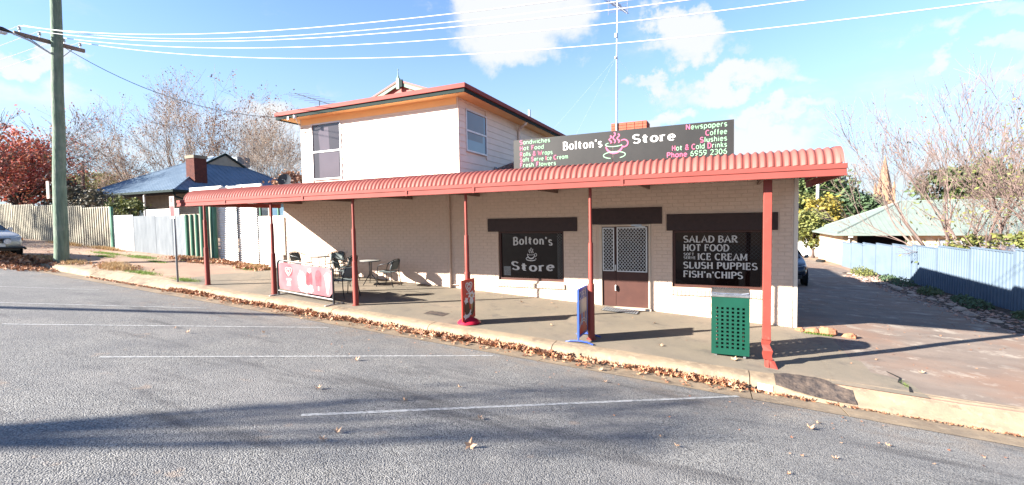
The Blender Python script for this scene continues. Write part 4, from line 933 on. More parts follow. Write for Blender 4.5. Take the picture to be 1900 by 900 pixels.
# ------------------------------------------------------------------ red flip sign
px_, py_ = -4.78, 8.25; g = G(px_, py_)
t = thing('flip_sign', 'red ice cream flip sign on a domed pink base near the kerb', 'sign', (px_, py_, g), radians(88))
MB().lathe((0, 0, 0), [(.235, 0), (.245, .02), (.225, .05), (.17, .09), (.10, .12), (.06, .13)], 22).build('base', 'basered', t, local=True, smooth='auto')
m_ = MB(); m_.prism([(-.26, -.012, .07), (.24, -.012, .10), (.24, -.012, .92), (-.26, -.012, .92)], (0, .024, 0)); pn = m_.build('panel', 'flipred', t, local=True, bev=.003)
# the printed face looks towards +x of the street, i.e. local -y
def fb(poly, m, y, name='print'): m_ = MB(); m_.face([(a, y, b) for a, b in poly]); return m_.build(name, m, pn, local=True)
def ell(cx, cz, rx, rz, rot=0, n=18, jag=0, k=5): return [(cx+(rx*cos(a)*cos(rot)-rz*sin(a)*sin(rot))*(1+jag*sin(k*a)), cz+(rx*cos(a)*sin(rot)+rz*sin(a)*cos(rot))*(1+jag*sin(k*a))) for a in [2*pi*i/n for i in range(n)]]
m_ = MB(); heart(m_, lambda p: (0+p[0]*.13, -.0145, .77+p[1]*.12), .22); m_.build('heart_logo', 'white', pn, local=True)
for k in range(5): fb([(-.10+k*.043, .615), (-.07+k*.043, .615), (-.07+k*.043, .645), (-.10+k*.043, .645)], 'white', -.0145)
fb(ell(-.09, .32, .10, .2, .1), 'choc', -.0145); fb(ell(.14, .30, .07, .16, -.3), 'choc', -.0140)
fb(ell(-.07, .20, .15, .085, .3, jag=.22, k=7), 'white', -.0150); fb(ell(-.07, .265, .10, .07, .2), 'choc', -.0153)
fb(ell(-.11, .49, .07, .06, .3, jag=.3), 'white', -.0150)
fb([(.04, .42), (.14, .42), (.10, .22)], 'waffle', -.0155); fb(ell(.09, .46, .075, .07), 'white', -.0157); fb(ell(.10, .58, .12, .075, jag=.28, k=6), 'white', -.0150); fb(ell(.10, .57, .05, .035, jag=.2), 'waffle', -.0160)

# ------------------------------------------------------------------ blue OPEN frame sign
px_, py_ = -2.36, 8.30; g = G(px_, py_)
t = thing('open_sign', 'blue framed pavement sign reading OPEN beside a red awning post', 'sign', (px_, py_, g), radians(90))
m_ = MB(); a, b, c, d = -.28, .30, .12, .97
for q in (((a, 0, c), (a, 0, d)), ((b, 0, c), (b, 0, d)), ((a-.015, 0, c), (b+.015, 0, c)), ((a-.015, 0, d), (b+.015, 0, d))): m_.bar(q[0], q[1], .035, .035)
m_.build('frame', 'blue', t, local=True)
for x in (a, b):
    m_ = MB(); m_.tube([(x, -.27, .0), (x, -.16, .035), (x, 0, .05), (x, .16, .035), (x, .27, .0)], .014, 6); m_.tube([(x, 0, .05), (x, 0, .12)], .014, 6); m_.build('leg', 'blue', t, local=True)
pn = MB().box(a+.018, -.006, c+.018, b-.018, .006, d-.018).build('panel', 'bannerw', t, local=True)
fb([(a+.02, .78), (b-.02, .78), (b-.02, .95), (a+.02, .95)], 'blue', -.0075)
m_ = MB(); text(m_, 'OPEN', -.21, .80, .12, 'bold', .44, y=-.0085); m_.build('lettering', 'white', pn, local=True)
fb([(a+.02, .14), (b-.02, .14), (b-.02, .3), (-.05, .36), (a+.02, .26)], 'flipred', -.0075)
for k in range(4):
    fb([(-.22+k*.12, .3), (-.14+k*.12, .3), (-.14+k*.12, .52), (-.22+k*.12, .52)], 'flipred' if k % 2 == 0 else 'blue', -.0080); fb(ell(-.18+k*.12, .6, .04, .1), 'silver', -.0080)
m_ = MB()
for k in range(2): ribbon(m_, arc(0, .16+.05*k, .26, .2, 20, 160, 10), lambda d_: .022, lambda p: (p[0], -.009, p[1]))
m_.build('print', 'white', pn, local=True)

# door mat --------------------------------------------------------------------------
g = G(-2.2, 11.0); t = thing('door_mat', 'small patterned grey rubber mat in front of the shop door', 'mat', (-2.2, 11.0, g))
MB().grid(frange(-.42, .42, .12), frange(-.2, .2, .1), lambda x, y: (x, y, .014+B_*x+.004*sin(x*9))).build('backing', 'rubber', t, local=True)
m_ = MB()
for i in range(14):
    for j in range(6):
        x, y = -.40+i*.06, -.18+j*.068; m_.box(x, y, .016+B_*x, x+.042, y+.045, .026+B_*x)
m_.build('tread', 'galv', t, local=True, kind='stuff')

# ------------------------------------------------------------------ chairs and tables
def make_chair(loc, rz, label):
    t = thing('cafe_chair', label, 'chair', loc, rz, 'dark stacking chairs at the two cafe tables')
    def L(m_, n, m, **k): return m_.build(n, m, t, local=True, **k)
    # faces +x ; seat
    m_ = MB(); m_.grid(frange(-.2, .22, .07), frange(-.21, .21, .07), lambda x, y: (x, y, .43+.03*(x/.2)**2*(1 if x > 0 else .4)-.015*cos(y*7))); s = L(m_, 'seat', 'chairmesh', smooth=True); s.modifiers.new('thick', 'SOLIDIFY').thickness = .014
    m_ = MB(); m_.grid(frange(-1, 1, .25), frange(0, 1, .25), lambda u, v: (-.235-.06*v+.06*abs(u)**2.2, .21*u, .50+.27*v-.05*abs(u)**3*v)); s = L(m_, 'backrest', 'chairmesh', smooth=True); s.modifiers.new('thick', 'SOLIDIFY').thickness = .012
    for sy in (-1, 1):
        L(MB().tube([(.25, .25*sy, 0), (.215, .25*sy, .3), (.20, .255*sy, .52), (.16, .26*sy, .62), (.08, .265*sy, .655), (-.12, .262*sy, .68), (-.24, .22*sy, .74), (-.285, .14*sy, .78), (-.30, 0, .79)], .0125, 7), 'arm_frame', 'chairtube', smooth=True)
        L(MB().tube([(-.29, .24*sy, 0), (-.235, .23*sy, .25), (-.215, .22*sy, .44), (-.235, .215*sy, .60), (-.29, .16*sy, .76)], .0125, 7), 'leg', 'chairtube', smooth=True)
        L(MB().tube([(.22, .235*sy, .425), (-.21, .22*sy, .425)], .010, 6), 'seat_rail', 'chairtube')
    return t
M['chairmesh'] = mat('grey_green_weave', (.09, .11, .11), (.14, .165, .165), rough=.6, scale=60, obj=True)
M['chairtube'] = mat('dark_chair_tube', (.035, .04, .045), rough=.3, metal=.4)
M['tabletop'] = mat('frosted_table_top', (.33, .33, .31), (.26, .26, .25), rough=.25, scale=5)
def gl(x, y, z=0): return (x, y, G(x, y)+z)
c0 = make_chair(gl(-8.82, 10.62), radians(188), 'dark chair right of the right-hand cafe table, apart from the others')
copy_tree(c0, gl(-9.95, 10.05), radians(25), label='dark chair partly behind the red post, facing the right-hand table')
copy_tree(c0, gl(-10.42, 10.62), radians(190), label='dark chair between the two cafe tables, facing left')
copy_tree(c0, gl(-12.15, 10.45), radians(5), label='leftmost dark chair, behind the left end of the pink banner')
copy_tree(c0, gl(-8.85, 8.95), radians(170), label='black chair nearest the kerb, between the banner and a red post')
copy_tree(c0, gl(-11.3, 11.05), radians(-60), label='dark chair against the white wall behind the left table')
def make_table(loc, label):
    t = thing('cafe_table', label, 'table', loc, .3, 'round cafe tables')
    MB().lathe((0, 0, .70), [(.29, 0), (.30, .008), (.30, .018), (.29, .022)], 24).build('tabletop', 'tabletop', t, local=True, smooth='auto')
    MB().lathe((0, 0, .685), [(.285, 0), (.305, .003), (.305, .012), (.285, .014)], 24).build('rim', 'chairtube', t, local=True)
    m_ = MB()
    for k in range(3): a = 2*pi*k/3; m_.tube([(.04*cos(a), .04*sin(a), .69), (.035*cos(a), .035*sin(a), .30), (.05*cos(a), .05*sin(a), .24)], .011, 6)
    m_.build('column', 'chairtube', t, local=True)
    for k in range(3): a = 2*pi*k/3; MB().tube([(.04*cos(a), .04*sin(a), .30), (.12*cos(a), .12*sin(a), .2), (.27*cos(a), .27*sin(a), .0)], .012, 6).build('leg', 'chairtube', t, local=True)
    return t
t0 = make_table(gl(-9.42, 10.55), 'right-hand round cafe table, between two dark chairs')
copy_tree(t0, gl(-11.3, 10.42), .9, label='left-hand round cafe table, just above the pink banner')

# ------------------------------------------------------------------ utility pole and wires
PX, PY = -21.04, 8.05
g = G(PX, PY)
t = thing('utility_pole', 'tall weathered green-grey timber power pole at the kerb', 'utility pole', (PX, PY, g))
m_ = MB(); hs = [0, .5, 1.5, 3, 4.5, 6, 7.5, 9, 10.2]; m_.tube([(PX+.085*h+.02*sin(h*1.7), PY+.01*sin(h*2), g-.1+h) for h in hs], [.215, .2, .19, .18, .17, .162, .155, .145, .135], 16)
m_.build('pole', 'timber', t, smooth='auto')
PXc = PX+.66
m_ = MB(); m_.box(PXc-.22, 7.06, 8.0, PXc-.12, 8.86, 8.12); ca = m_.build('crossarm', 'arm', t, bev=.008)
m_ = MB()
for s in (-1, 1): m_.bar((PXc-.17, 7.97+s*.55, 8.01), (PXc-.1, 8.1+s*.08, 7.6), .03, .012)
m_.build('crossarm_brace', 'black', t)
IY = [7.2, 7.68, 8.3, 8.74]
for y in IY: MB().lathe((PXc-.17, y, 8.12), [(.012, 0), (.012, .07), (.045, .08), (.05, .12), (.028, .14), (.04, .17), (.02, .2)], 8).build('insulator', 'galv', ca)
m_ = MB(); m_.tube([(PXc-.05, PY-.1, 7.62), (PXc-.05, 7.4, 7.9), (PXc-.05, 6.9, 8.02)], .028, 7); la = m_.build('lamp_arm', 'galv', t)
m_ = MB(); m_.prism([(PXc-.15, 7.0, 8.0), (PXc-.13, 6.75, 8.08), (PXc-.13, 6.35, 8.06), (PXc-.15, 6.25, 7.96)], (.22, 0, 0)); m_.build('lamp_head', 'dwire', la, bev=.03)
MB().box(PXc-.13, 6.32, 7.90, PXc+.05, 6.85, 7.955).build('lamp_lens', 'lamp', la)
MB().box(PX-.30, PY-.16, g+2.25, PX-.12, PY-.13, g+2.85).build('pole_sign', 'psign', t)
MB().box(PX-.27, PY-.135, g+2.3, PX-.2, PY-.132, g+2.8).build('sign_back', 'psred', t)
MB().tube([(PXc+.0, PY, 9.2), (PXc+.35, PY+.25, 9.9)], .02, 5).build('stay_arm', 'black', t)
MB().tube([(PX+.03*k+.0, PY-.2, g+.02+.01*k) for k in range(2)], .02, 4).build('ground_strap', 'galv', t)
def cable(pts, r, m, label, n=40, group='overhead wires running right from the power pole', name='power_line'):
    x = [p[0] for p in pts]
    xs = [x[0]+(x[-1]-x[0])*i/n for i in range(n+1)]
    def lag(xx, k):
        s = 0
        for i in range(len(pts)):
            w = pts[i][k]
            for j in range(len(pts)):
                if j != i: w *= (xx-x[j])/(x[i]-x[j])
            s += w
        return s
    m_ = MB(); m_.tube([(xx, lag(xx, 1), lag(xx, 2)) for xx in xs], r, 5); o = m_.build(name, m); tag(o, label, 'power line', group); return o
XW = PXc-.17
def parab(P0, pts):                # least squares parabola z(x) through the pole end
    x0, z0 = P0; a11 = a12 = a22 = b1 = b2 = 0
    for x, z in pts:
        u = x-x0; a11 += u*u; a12 += u**3; a22 += u**4; b1 += u*(z-z0); b2 += u*u*(z-z0)
    D = a11*a22-a12*a12; p = (b1*a22-b2*a12)/D; q = (a11*b2-a12*b1)/D
    return lambda x: z0+p*(x-x0)+q*(x-x0)**2
WD = [((7.2, 7.0), 8.33, [(-10.57, 6.22), (-5.89, 5.59), (-2.23, 5.2)], 'uppermost white overhead wire crossing the sky'),
      ((7.68, 7.5), 8.32, [(-11.34, 6.33), (-6.32, 5.64), (-.41, 5.03)], 'second white overhead wire from the top'),
      ((8.3, 8.3), 8.32, [(-12.57, 6.63), (-7.01, 5.81), (1.15, 5.04)], 'second lowest white overhead wire, crossing above the antenna mast'),
      ((8.74, 8.9), 8.32, [(-13.49, 6.72), (-7.53, 5.76), (3.58, 4.78)], 'lowest white overhead wire, reaching furthest right over the sky')]
for (ya, yb), z0, pts, lab in WD:
    f = parab((XW, z0), pts); m_ = MB(); xs = frange(XW, 14, .9)
    m_.tube([(x, ya+(yb-ya)*min(1, (x-XW)/15), f(x)) for x in xs], .0095, 5); tag(m_.build('power_line', 'wire', smooth=True), lab, 'power line', 'overhead wires running right from the power pole')
f = parab((XW, 8.38), [(-10.6, 6.12), (-6.0, 5.47), (-2.9, 5.12)]); m_ = MB()
m_.tube([(x, 7.3-.3*min(1, (x-XW)/15), f(x)) for x in frange(XW, 14, .9)], .008, 4); tag(m_.build('power_line', 'wire'), 'thin faint overhead wire just below the uppermost one', 'power line', 'overhead wires running right from the power pole')
# wires away to the left and the service cables
far = [(-75, 6.3), (-75, 6.9), (-75, 7.6), (-75, 8.3)]
LW = ['pale wire sagging left from the near, road-side end of the crossarm', 'pale wire sagging left from the crossarm just on the road side of the pole', 'pale wire sagging left from the crossarm just on the fence side of the pole', 'pale wire sagging left from the far, fence-side end of the crossarm']
for k, (y, (fx, fy)) in enumerate(zip(IY, far)):
    m_ = MB(); m_.tube([(XW+(fx-XW)*s, y+(fy-y)*s, 8.33+(11.0-8.33)*s-1.6*4*s*(1-s)*.5) for s in [i/14 for i in range(15)]], .012, 4); tag(m_.build('power_line', 'wire'), LW[k], 'power line', 'overhead wires leaving the pole to the left')
m_ = MB(); a, b = Vector((PXc, PY+.2, 7.95)), Vector((-12.98, 10.86, 5.30)); m_.tube([a.lerp(b, s)-Vector((0, 0, .55*4*s*(1-s))) for s in [i/16 for i in range(17)]], .010, 5); tag(m_.build('service_cable', 'dwire'), 'dark sagging service cable from the pole to the upper storey eave', 'cable')

# parking sign ------------------------------------------------------------------------
px_, py_ = -14.2, 7.96; g = G(px_, py_)
t = thing('parking_sign', 'thin galvanised pole with a small red and white parking sign, left of the awning', 'parking sign', (px_, py_, g))
MB().tube([(px_, py_, g-.05), (px_-.02, py_, 2.62)], .028, 8).build('pole', 'fgalv', t, smooth=True)
pl_ = MB().box(px_-.13, py_-.045, 2.02, px_+.09, py_-.035, 2.66).build('plate', 'psign', t)
MB().box(px_-.105, py_-.048, 2.1, px_+.065, py_-.046, 2.38).build('red_panel', 'psred', pl_)
m_ = MB(); ribbon(m_, [(0, 0), (0, 1)], lambda d: .2, lambda p: (px_-.06+p[0]*.1, py_-.049, 2.45+p[1]*.14)); ribbon(m_, [(0, 1), (.4, 1)]+arc(.4, .75, .3, .25, 90, -90, 6)+[(0, .5)], lambda d: .2, lambda p: (px_-.06+p[0]*.1, py_-.049, 2.45+p[1]*.14)); m_.build('letter', 'psred', pl_)

# ------------------------------------------------------------------ fences on the left
def ribsheet(x0, x1, y, z0f, z1f, pitch, depth, shape='trap'):
    m_ = MB(); n = max(1, int(round((x1-x0)/pitch))); p = (x1-x0)/n; xs = []
    for i in range(n):
        a = x0+i*p
        if shape == 'trap': xs += [(a, 0), (a+p*.42, 0), (a+p*.5, 1), (a+p*.92, 1)]
        elif shape == 'wide': xs += [(a, 0), (a+p*.62, 0), (a+p*.7, 1), (a+p*.92, 1)]
        else: xs += [(a+p*k/6, .5+.5*cos(2*pi*k/6)) for k in range(6)]
    xs.append((x1, 0))
    for x, d in xs: m_.v += [(x, y-d*depth, z0f(x)), (x, y-d*depth, z1f(x))]
    for i in range(len(xs)-1): m_.f.append((2*i, 2*i+2, 2*i+3, 2*i+1))
    return m_
t = thing('corrugated_fence', 'long cream ribbed steel fence behind the power pole', 'fence', (-30, 11.2, G(-30, 11.2)))
x = -24.62; k = 0
while x > -47:
    xa = x-2.35; zt = 2.69+(-24.6-(x+xa)/2)*.046
    ribsheet(xa+.03, x-.03, 11.2, lambda q: G(q, 11.2)-.05, lambda q, zt=zt: zt, .19, .04).build('fence_panel', 'fcream', t)
    MB().box(xa-.03, 11.15, G(xa, 11.2)-.1, xa+.03, 11.23, zt+.04).build('fence_post', 'fcream', t)
    MB().box(xa+.03, 11.18, zt-.06, x-.03, 11.22, zt-.01).build('top_rail', 'fcream', t)
    x = xa
MB().box(-24.61, 11.14, G(-24.5, 11.2)-.1, -24.5, 11.24, 2.72).build('end_post', 'fgreen', t)
t = thing('galvanised_fence', 'patchwork fence of a white sheet and old grey corrugated sheets', 'fence', (-22, 11.2, G(-22, 11.2)))
ribsheet(-24.48, -22.95, 11.22, lambda q: G(q, 11.2)-.05, lambda q: 2.33, .076, .016, 'wave').build('fence_panel', 'fwhite', t, label='white painted sheet')
for a, b, zt in ((-22.94, -21.35, 2.27), (-21.34, -20.2, 2.25), (-20.19, -19.25, 2.23)): ribsheet(a, b, 11.22+random.uniform(0, .02), lambda q: G(q, 11.2)-.05, lambda q, zt=zt: zt, .076, .016, 'wave').build('fence_panel', 'fgalv', t)
MB().box(-22.7, 11.6, 2.1, -20.4, 11.64, 2.55).build('backing_board', 'fwhite', t)
t = thing('green_fence', 'short fence of green and cream wide ribs behind the first awning post', 'fence', (-18.3, 11.2, G(-18.3, 11.2)))
for i in range(6):
    a = -19.22+i*.31; zt = 2.24 if i < 3 else 2.95
    MB().box(a+.10, 11.2, G(a, 11.2)-.05, a+.30, 11.22, zt).build('fence_panel', 'fcream', t)
    MB().tube([(a+.05, 11.17, G(a, 11.2)-.05), (a+.05, 11.17, zt+.02)], .055, 8).build('green_rib', 'fgreen', t, smooth='auto')
MB().tube([(-17.40, 11.15, G(-17.4, 11.2)-.05), (-17.40, 11.15, 3.0)], .07, 10).build('green_rib', 'fgreen', t, smooth='auto')
# white corrugated shed
t = thing('white_shed', 'white corrugated iron shed wall between the green fence and the shop', 'shed', (-16.4, 11.3, G(-16.4, 11.3)))
def hsheet(x0, x1, y, z0, z1, wav=.018):
    m_ = MB(); n = int((z1-z0)/.0135)
    for i in range(n+1):
        z = z0+(z1-z0)*i/n; d = wav*cos(2*pi*z/.081); m_.v += [(x0, y-d, z), (x1, y-d, z)]
    for i in range(n): m_.f.append((2*i, 2*i+1, 2*i+3, 2*i+2))
    return m_
zb_ = G(-16.4, 11.3)-.1
hsheet(-17.33, -16.33, 11.27, zb_, 3.25).build('wall_sheet', 'fwhite', t); hsheet(-16.36, -15.98, 11.36, zb_, 3.25).build('wall_sheet', 'fwhite', t); hsheet(-15.98, -15.22, 11.27, zb_, 3.25).build('wall_sheet', 'fwhite', t)
MB().box(-15.985, 11.26, zb_, -15.97, 11.40, 3.25).build('door_edge', 'fgalv', t); MB().box(-16.2, 11.3, 1.35, -16.1, 11.33, 1.42).build('padlock', 'galv', t)
a, b = at(352, 349, 11.5), at(411, 347, 11.5); MB().box(a.x, 11.48, 2.9, b.x, 11.55, a.z).build('fascia_board', 'fwhite', t)
a, b = at(420, 345, 11.5), at(484, 345, 11.5); MB().box(a.x, 11.48, 2.9, b.x, 11.55, a.z).build('fascia_board', 'fwhite', t)
MB().face([(-17.3, 11.45, 3.2), (-15.2, 11.45, 3.2), (-15.2, 16, 3.3), (-17.3, 16, 3.3)]).build('roof', 'fgalv', t)
# white board fence beside the shop
t = thing('white_board_fence', 'white vertical board fence against the left corner of the shop', 'fence', (-14.6, 11.3, G(-14.6, 11.3)))
x = -15.2
while x < -14.02:
    MB().box(x, 11.3+random.uniform(-.006, .006), G(x, 11.3)-.05, min(x+.142, -14.005), 11.325, 2.10+random.uniform(-.01, .01)).build('fence_board', 'fwhite', t); x += .15
t = thing('glazed_lean_to', 'small glazed lean-to behind the white board fence', 'shed', (-15, 14, .2))
MB().box(-18.8, 14, 0, -14.1, 14.1, 2.2).build('wall', 'hwall', t)
for k in range(8):
    x = -18.7+k*.57; w = MB().box(x, 13.98, 2.2, x+.06, 14.08, 2.75).build('mullion', 'hwall' if k % 2 else 'fgreen', t)
    MB().box(x+.06, 14.02, 2.2, x+.57, 14.03, 2.75).build('pane', 'sideglass' if k % 3 else 'carglass', t)
MB().box(-18.9, 13.7, 2.76, -14.05, 16, 2.82).build('roof', 'fgalv', t)

# ------------------------------------------------------------------ neighbour's house (left)
HX0, HX1, HY0, HY1, HZ = -42.0, -30.3, 17.0, 28.6, 4.03
t = thing('weatherboard_house', 'weatherboard cottage with a blue-grey hipped iron roof beyond the fence', 'house', (-36, 22, 1.5))
MB().box(HX0+.5, HY0+2.0, 1.0, HX1-.45, HY1-.5, HZ-.05).build('wall', 'hwall', t)
rc = ((HX0+HX1)/2); RY = (HY0+HY1)/2; RZ = 7.05
R1 = (rc-.8, RY, RZ); R2 = (rc+.9, RY, RZ)
mb = MB(); A_, Bq, Cq, Dq = (HX0, HY0, HZ), (HX1, HY0, HZ), (HX1, HY1, HZ), (HX0, HY1, HZ)
mb.face([A_, Bq, R2, R1]); mb.face([Bq, Cq, R2]); mb.face([Cq, Dq, R1, R2]); mb.face([Dq, A_, R1]); rf = mb.build('roof', 'hroof', t)
for (a, b) in ((Bq, R2), (A_, R1), (Cq, R2)): MB().tube([a, b], .07, 6).build('ridge_cap', 'hroof', rf)
MB().tube([R1, R2], .07, 6).build('ridge_cap', 'hroof', rf)
# low ribs of the iron sheets
m_ = MB(); n = 30
for i in range(1, n):
    u = i/n
    x = HX0+(HX1-HX0)*u; tt = min(1, min((x-HX0)/(R1[0]-HX0), (HX1-x)/(HX1-R2[0])))
    m_.bar((x, HY0, HZ+.012), (x, HY0+(RY-HY0)*tt, HZ+(RZ-HZ)*tt+.012), .05, .02)
    y = HY0+(HY1-HY0)*u; tt = min((y-HY0)/(RY-HY0), (HY1-y)/(HY1-RY)); m_.bar((HX1, y, HZ+.012), (HX1+(R2[0]-HX1)*tt, y, HZ+(RZ-HZ)*tt+.012), .05, .02)
m_.build('sheet_rib', 'hroof', rf, kind='stuff')
MB().box(HX0-.05, HY0-.1, HZ-.12, HX1+.1, HY0-.0, HZ+.02).box(HX1+.0, HY0+.001, HZ-.12, HX1+.1, HY1, HZ+.02).build('gutter', 'dkgreen', t)
MB().tube([(HX1-.1, HY0, HZ-.1), (HX1-.15, HY0+.2, HZ-.4), (HX1-.35, HY0+1.9, HZ-.8), (HX1-.35, HY0+1.9, 1.5)], .06, 7).build('downpipe', 'dkgreen', t)
for px in (168, 192, 226, 268): p = at(px, 370, HY0+.1); MB().box(p.x-.04, HY0+.05, 1.2, p.x+.04, HY0+.13, HZ-.12).build('verandah_post', 'fwhite' if px > 200 else 'fgalv', t)
z = 1.6
while z < HZ-.2:
    MB().box(HX1-.47, HY0+1.98, z, HX1-.43, HY1-.6, z+.12).build('weatherboard', 'hwall', t); MB().box(HX0+.6, HY0+1.965, z, HX1-.5, HY0+1.998, z+.12).build('weatherboard', 'hwall', t); z += .15
for (px0, px1) in ((258, 292), (327, 353)):
    a, b = at(px0, 395, HY0+1.94), at(px1, 395, HY0+1.94)
    if px0 > 300: w = MB().box(HX1-.425, 20.0, 1.9, HX1-.39, 21.6, 2.9); 
    else: w = MB().box(a.x, HY0+1.92, 1.9, b.x, HY0+1.96, 3.1)
    w = w.build('window', 'dkgreen', t)
    if px0 < 300: MB().box(a.x+.1, HY0+1.9, 2.0, b.x-.1, HY0+1.915, 3.0).build('pane', 'sideglass', w)
    else: MB().box(HX1-.388, 20.1, 2.0, HX1-.38, 21.5, 2.8).build('pane', 'sideglass', w)
ch = MB().box(-32.15, 18.9, 4.2, -31.3, 19.7, 6.25).build('chimney', 'chim', t)
for r in range(23):
    z0 = 4.3+r*.083
    for i in range(4): x = -32.17+i*.25-(.12 if r % 2 else 0); MB().box(max(x, -32.17), 18.885, z0, min(x+.24, -31.28), 18.905, z0+.07).build('brick', 'chim', ch)
MB().box(-32.2, 18.85, 6.25, -31.25, 19.75, 6.45).build('chimney_cap', 'path', ch)
gx0 = R2[0]+.35
mb = MB(); mb.face([(gx0+.9, RY-1.5, RZ-.75), (gx0+.9, RY+1.5, RZ-.75), (gx0+.9, RY, RZ+.08)]); mb.build('gable_panel', 'fcream', t)
m_ = MB(); m_.bar((gx0+.93, RY-1.7, RZ-.85), (gx0+.93, RY, RZ+.12), .12, .14); m_.bar((gx0+.93, RY+1.7, RZ-.85), (gx0+.93, RY, RZ+.12), .12, .14); m_.build('gable_trim', 'dkgreen', t)
mb = MB(); mb.face([(gx0+.95, RY-1.6, RZ-.8), (gx0+.95, RY, RZ+.12), R2, (gx0-.6, RY-1.6, RZ-.8)]); mb.face([(gx0+.95, RY+1.6, RZ-.8), (gx0+.95, RY, RZ+.12), R2, (gx0-.6, RY+1.6, RZ-.8)]); mb.build('gable_roof', 'hroof', t)
a = at(438, 300, 27.0); m_ = MB().box(a.x-.75, 26.6, a.z-.5, a.x+.75, 27.8, a.z+.35); cl_ = m_.build('cooler', 'fgalv', t, bev=.05)
for k in range(5): MB().box(a.x-.5, 26.57, a.z-.3+k*.11, a.x+.6, 26.6, a.z-.25+k*.11).build('cooler_louvre', 'dkgreen', cl_)

# distant gabled roofs far left, wooden stump pole
t = thing('distant_house', 'far off house with a pinkish tiled gable roof among trees, left of the cottage', 'house', (-75, 34, 1.5))
a = at(120, 362, 34); b = at(235, 362, 34); r_ = at(170, 330, 38)
m_ = MB(); m_.box(a.x, 34.5, 0, b.x, 44, a.z).build('wall', 'hwall', t); m_ = MB()
m_.face([(a.x-.5, 34, a.z-.1), (b.x+.5, 34, a.z-.1), (b.x+.5, 39, a.z+2.3), (a.x-.5, 39, a.z+2.3)]); m_.face([(a.x-.5, 39, a.z+2.3), (b.x+.5, 39, a.z+2.3), (b.x+.5, 44, a.z), (a.x-.5, 44, a.z)]); m_.build('roof', mat('pink_tile', (.30, .19, .15), (.22, .14, .12), scale=3), t)
m_ = MB(); cxg = (a.x*.5+b.x*.5); m_.prism([(cxg-1.6, 33.9, a.z+.1), (cxg+1.6, 33.9, a.z+.1), (cxg, 33.9, a.z+1.6)], (0, 2, 0)); m_.build('gable', 'fwhite', t)
p = at(153, 360, 24); q_ = at(153, 303, 24)
o = MB().tube([(p.x, 24, 0), (q_.x, 24, q_.z)], .14, 8).build('stub_pole', 'dbark'); tag(o, 'short dark timber pole beyond the cream fence, left of the cottage', 'utility pole')

# ------------------------------------------------------------------ vegetation
def branch_tree(base, H, spread, seed, levels=5, r0=.22, lean=(0, 0), stems=1, trunk=.28, nch=(3, 4), up=.35, leaf=None, leafn=0, ls=.10, fan=.6, minr=.008):
    rnd = random.Random(seed); mb = MB(); tips = []; 
    def grow(p, d, L, r, lv):
        pts = [p]; rad = [r]; k = 4 if lv < 2 else 3; q = p.copy(); dd = d.copy()
        for i in range(k):
            dd = (dd+Vector((rnd.gauss(0, .10), rnd.gauss(0, .10), rnd.gauss(0, .06)+up*.12))).normalized(); q = q+dd*L/k; pts.append(q.copy()); rad.append(max(minr, r*(1-.55*(i+1)/k)))
        mb.tube(pts, rad, 7 if lv == 0 else (5 if lv < 3 else 3), cap=False)
        if lv >= levels: tips.append(pts[-1]); tips.append(pts[-2]); return
        n = rnd.randint(*nch)
        for i in range(n):
            t_ = rnd.uniform(.45 if lv == 0 else .25, 1) if i else 1.0
            j = min(k-1, int(t_*k-.001)); f = t_*k-j; s = pts[j].lerp(pts[j+1], max(0, min(1, f)))
            az = rnd.uniform(0, 2*pi); tilt = rnd.uniform(.35, .85)*fan*1.4 if i else rnd.uniform(.05, .3)
            a = dd.orthogonal().normalized(); b = dd.cross(a); nd = (dd*cos(tilt)+(a*cos(az)+b*sin(az))*sin(tilt)); nd.z += up*.35; nd.normalize()
            grow(s, nd, L*rnd.uniform(.58, .85), max(minr, rad[j]*rnd.uniform(.5, .72)), lv+1)
    for s in range(stems):
        az = 2*pi*s/stems+rnd.uniform(-.4, .4); d = Vector((lean[0]+spread*cos(az)*(stems > 1), lean[1]+spread*sin(az)*(stems > 1), 1)).normalized()
        grow(Vector(base), d, H*trunk*rnd.uniform(.85, 1.15), r0*(1 if stems == 1 else .7), 0)
    lm = MB()
    if leafn:
        for i in range(leafn):
            c = rnd.choice(tips)+Vector((rnd.gauss(0, .25), rnd.gauss(0, .25), rnd.gauss(0, .2)))
            leafquad(lm, c, ls*rnd.uniform(.6, 1.3), rnd)
    return mb, lm, tips
def leafquad(lm, c, s, rnd):
    u = Vector((rnd.gauss(0, 1), rnd.gauss(0, 1), rnd.gauss(0, 1))).normalized(); v = u.orthogonal().normalized(); b = len(lm.v)
    for a, k in ((-1, 0), (0, -.6), (1, 0), (0, .6)): lm.v.append(tuple(c+u*a*s+v*k*s))
    lm.f.append((b, b+1, b+2, b+3))
def mk_tree(name, label, cat, base, group, bark, leafm, **k):
    t = thing(name, label, cat, base, 0, group); mb, lm, tips = branch_tree(base, **k)
    mb.build('trunk', bark, t, smooth=True)
    if lm.v: lm.build('crown', leafm, t)
    return t
BG = 'bare plane trees behind the blue-roofed cottage'
def bt(label, base, **k): return mk_tree('bare_tree', label, 'tree', base, BG, 'bark', 'leaftwig', **k)
DN = Vector((0, 0, -3))
bt('largest bare plane tree, fanning wide left of the brick chimney', at(295, 370, 30)+DN, H=11.6, spread=.8, seed=6, levels=5, r0=.32, stems=5, trunk=.40, nch=(3, 4), up=.12, leafn=1700, ls=.085, lean=(-.12, 0), minr=.009, fan=.62)
bt('tall bare plane tree rising directly behind the chimney', at(375, 370, 33)+DN, H=13.5, spread=.42, seed=9, levels=5, r0=.28, stems=3, trunk=.42, nch=(3, 4), up=.16, leafn=1700, ls=.085, minr=.009, fan=.58)
bt('bare plane tree with brown leaf clumps above the roof cooler', at(450, 370, 35)+DN, H=12.0, spread=.45, seed=14, levels=5, r0=.26, stems=3, trunk=.40, nch=(3, 3), up=.14, leafn=2000, ls=.10, minr=.009, fan=.62)
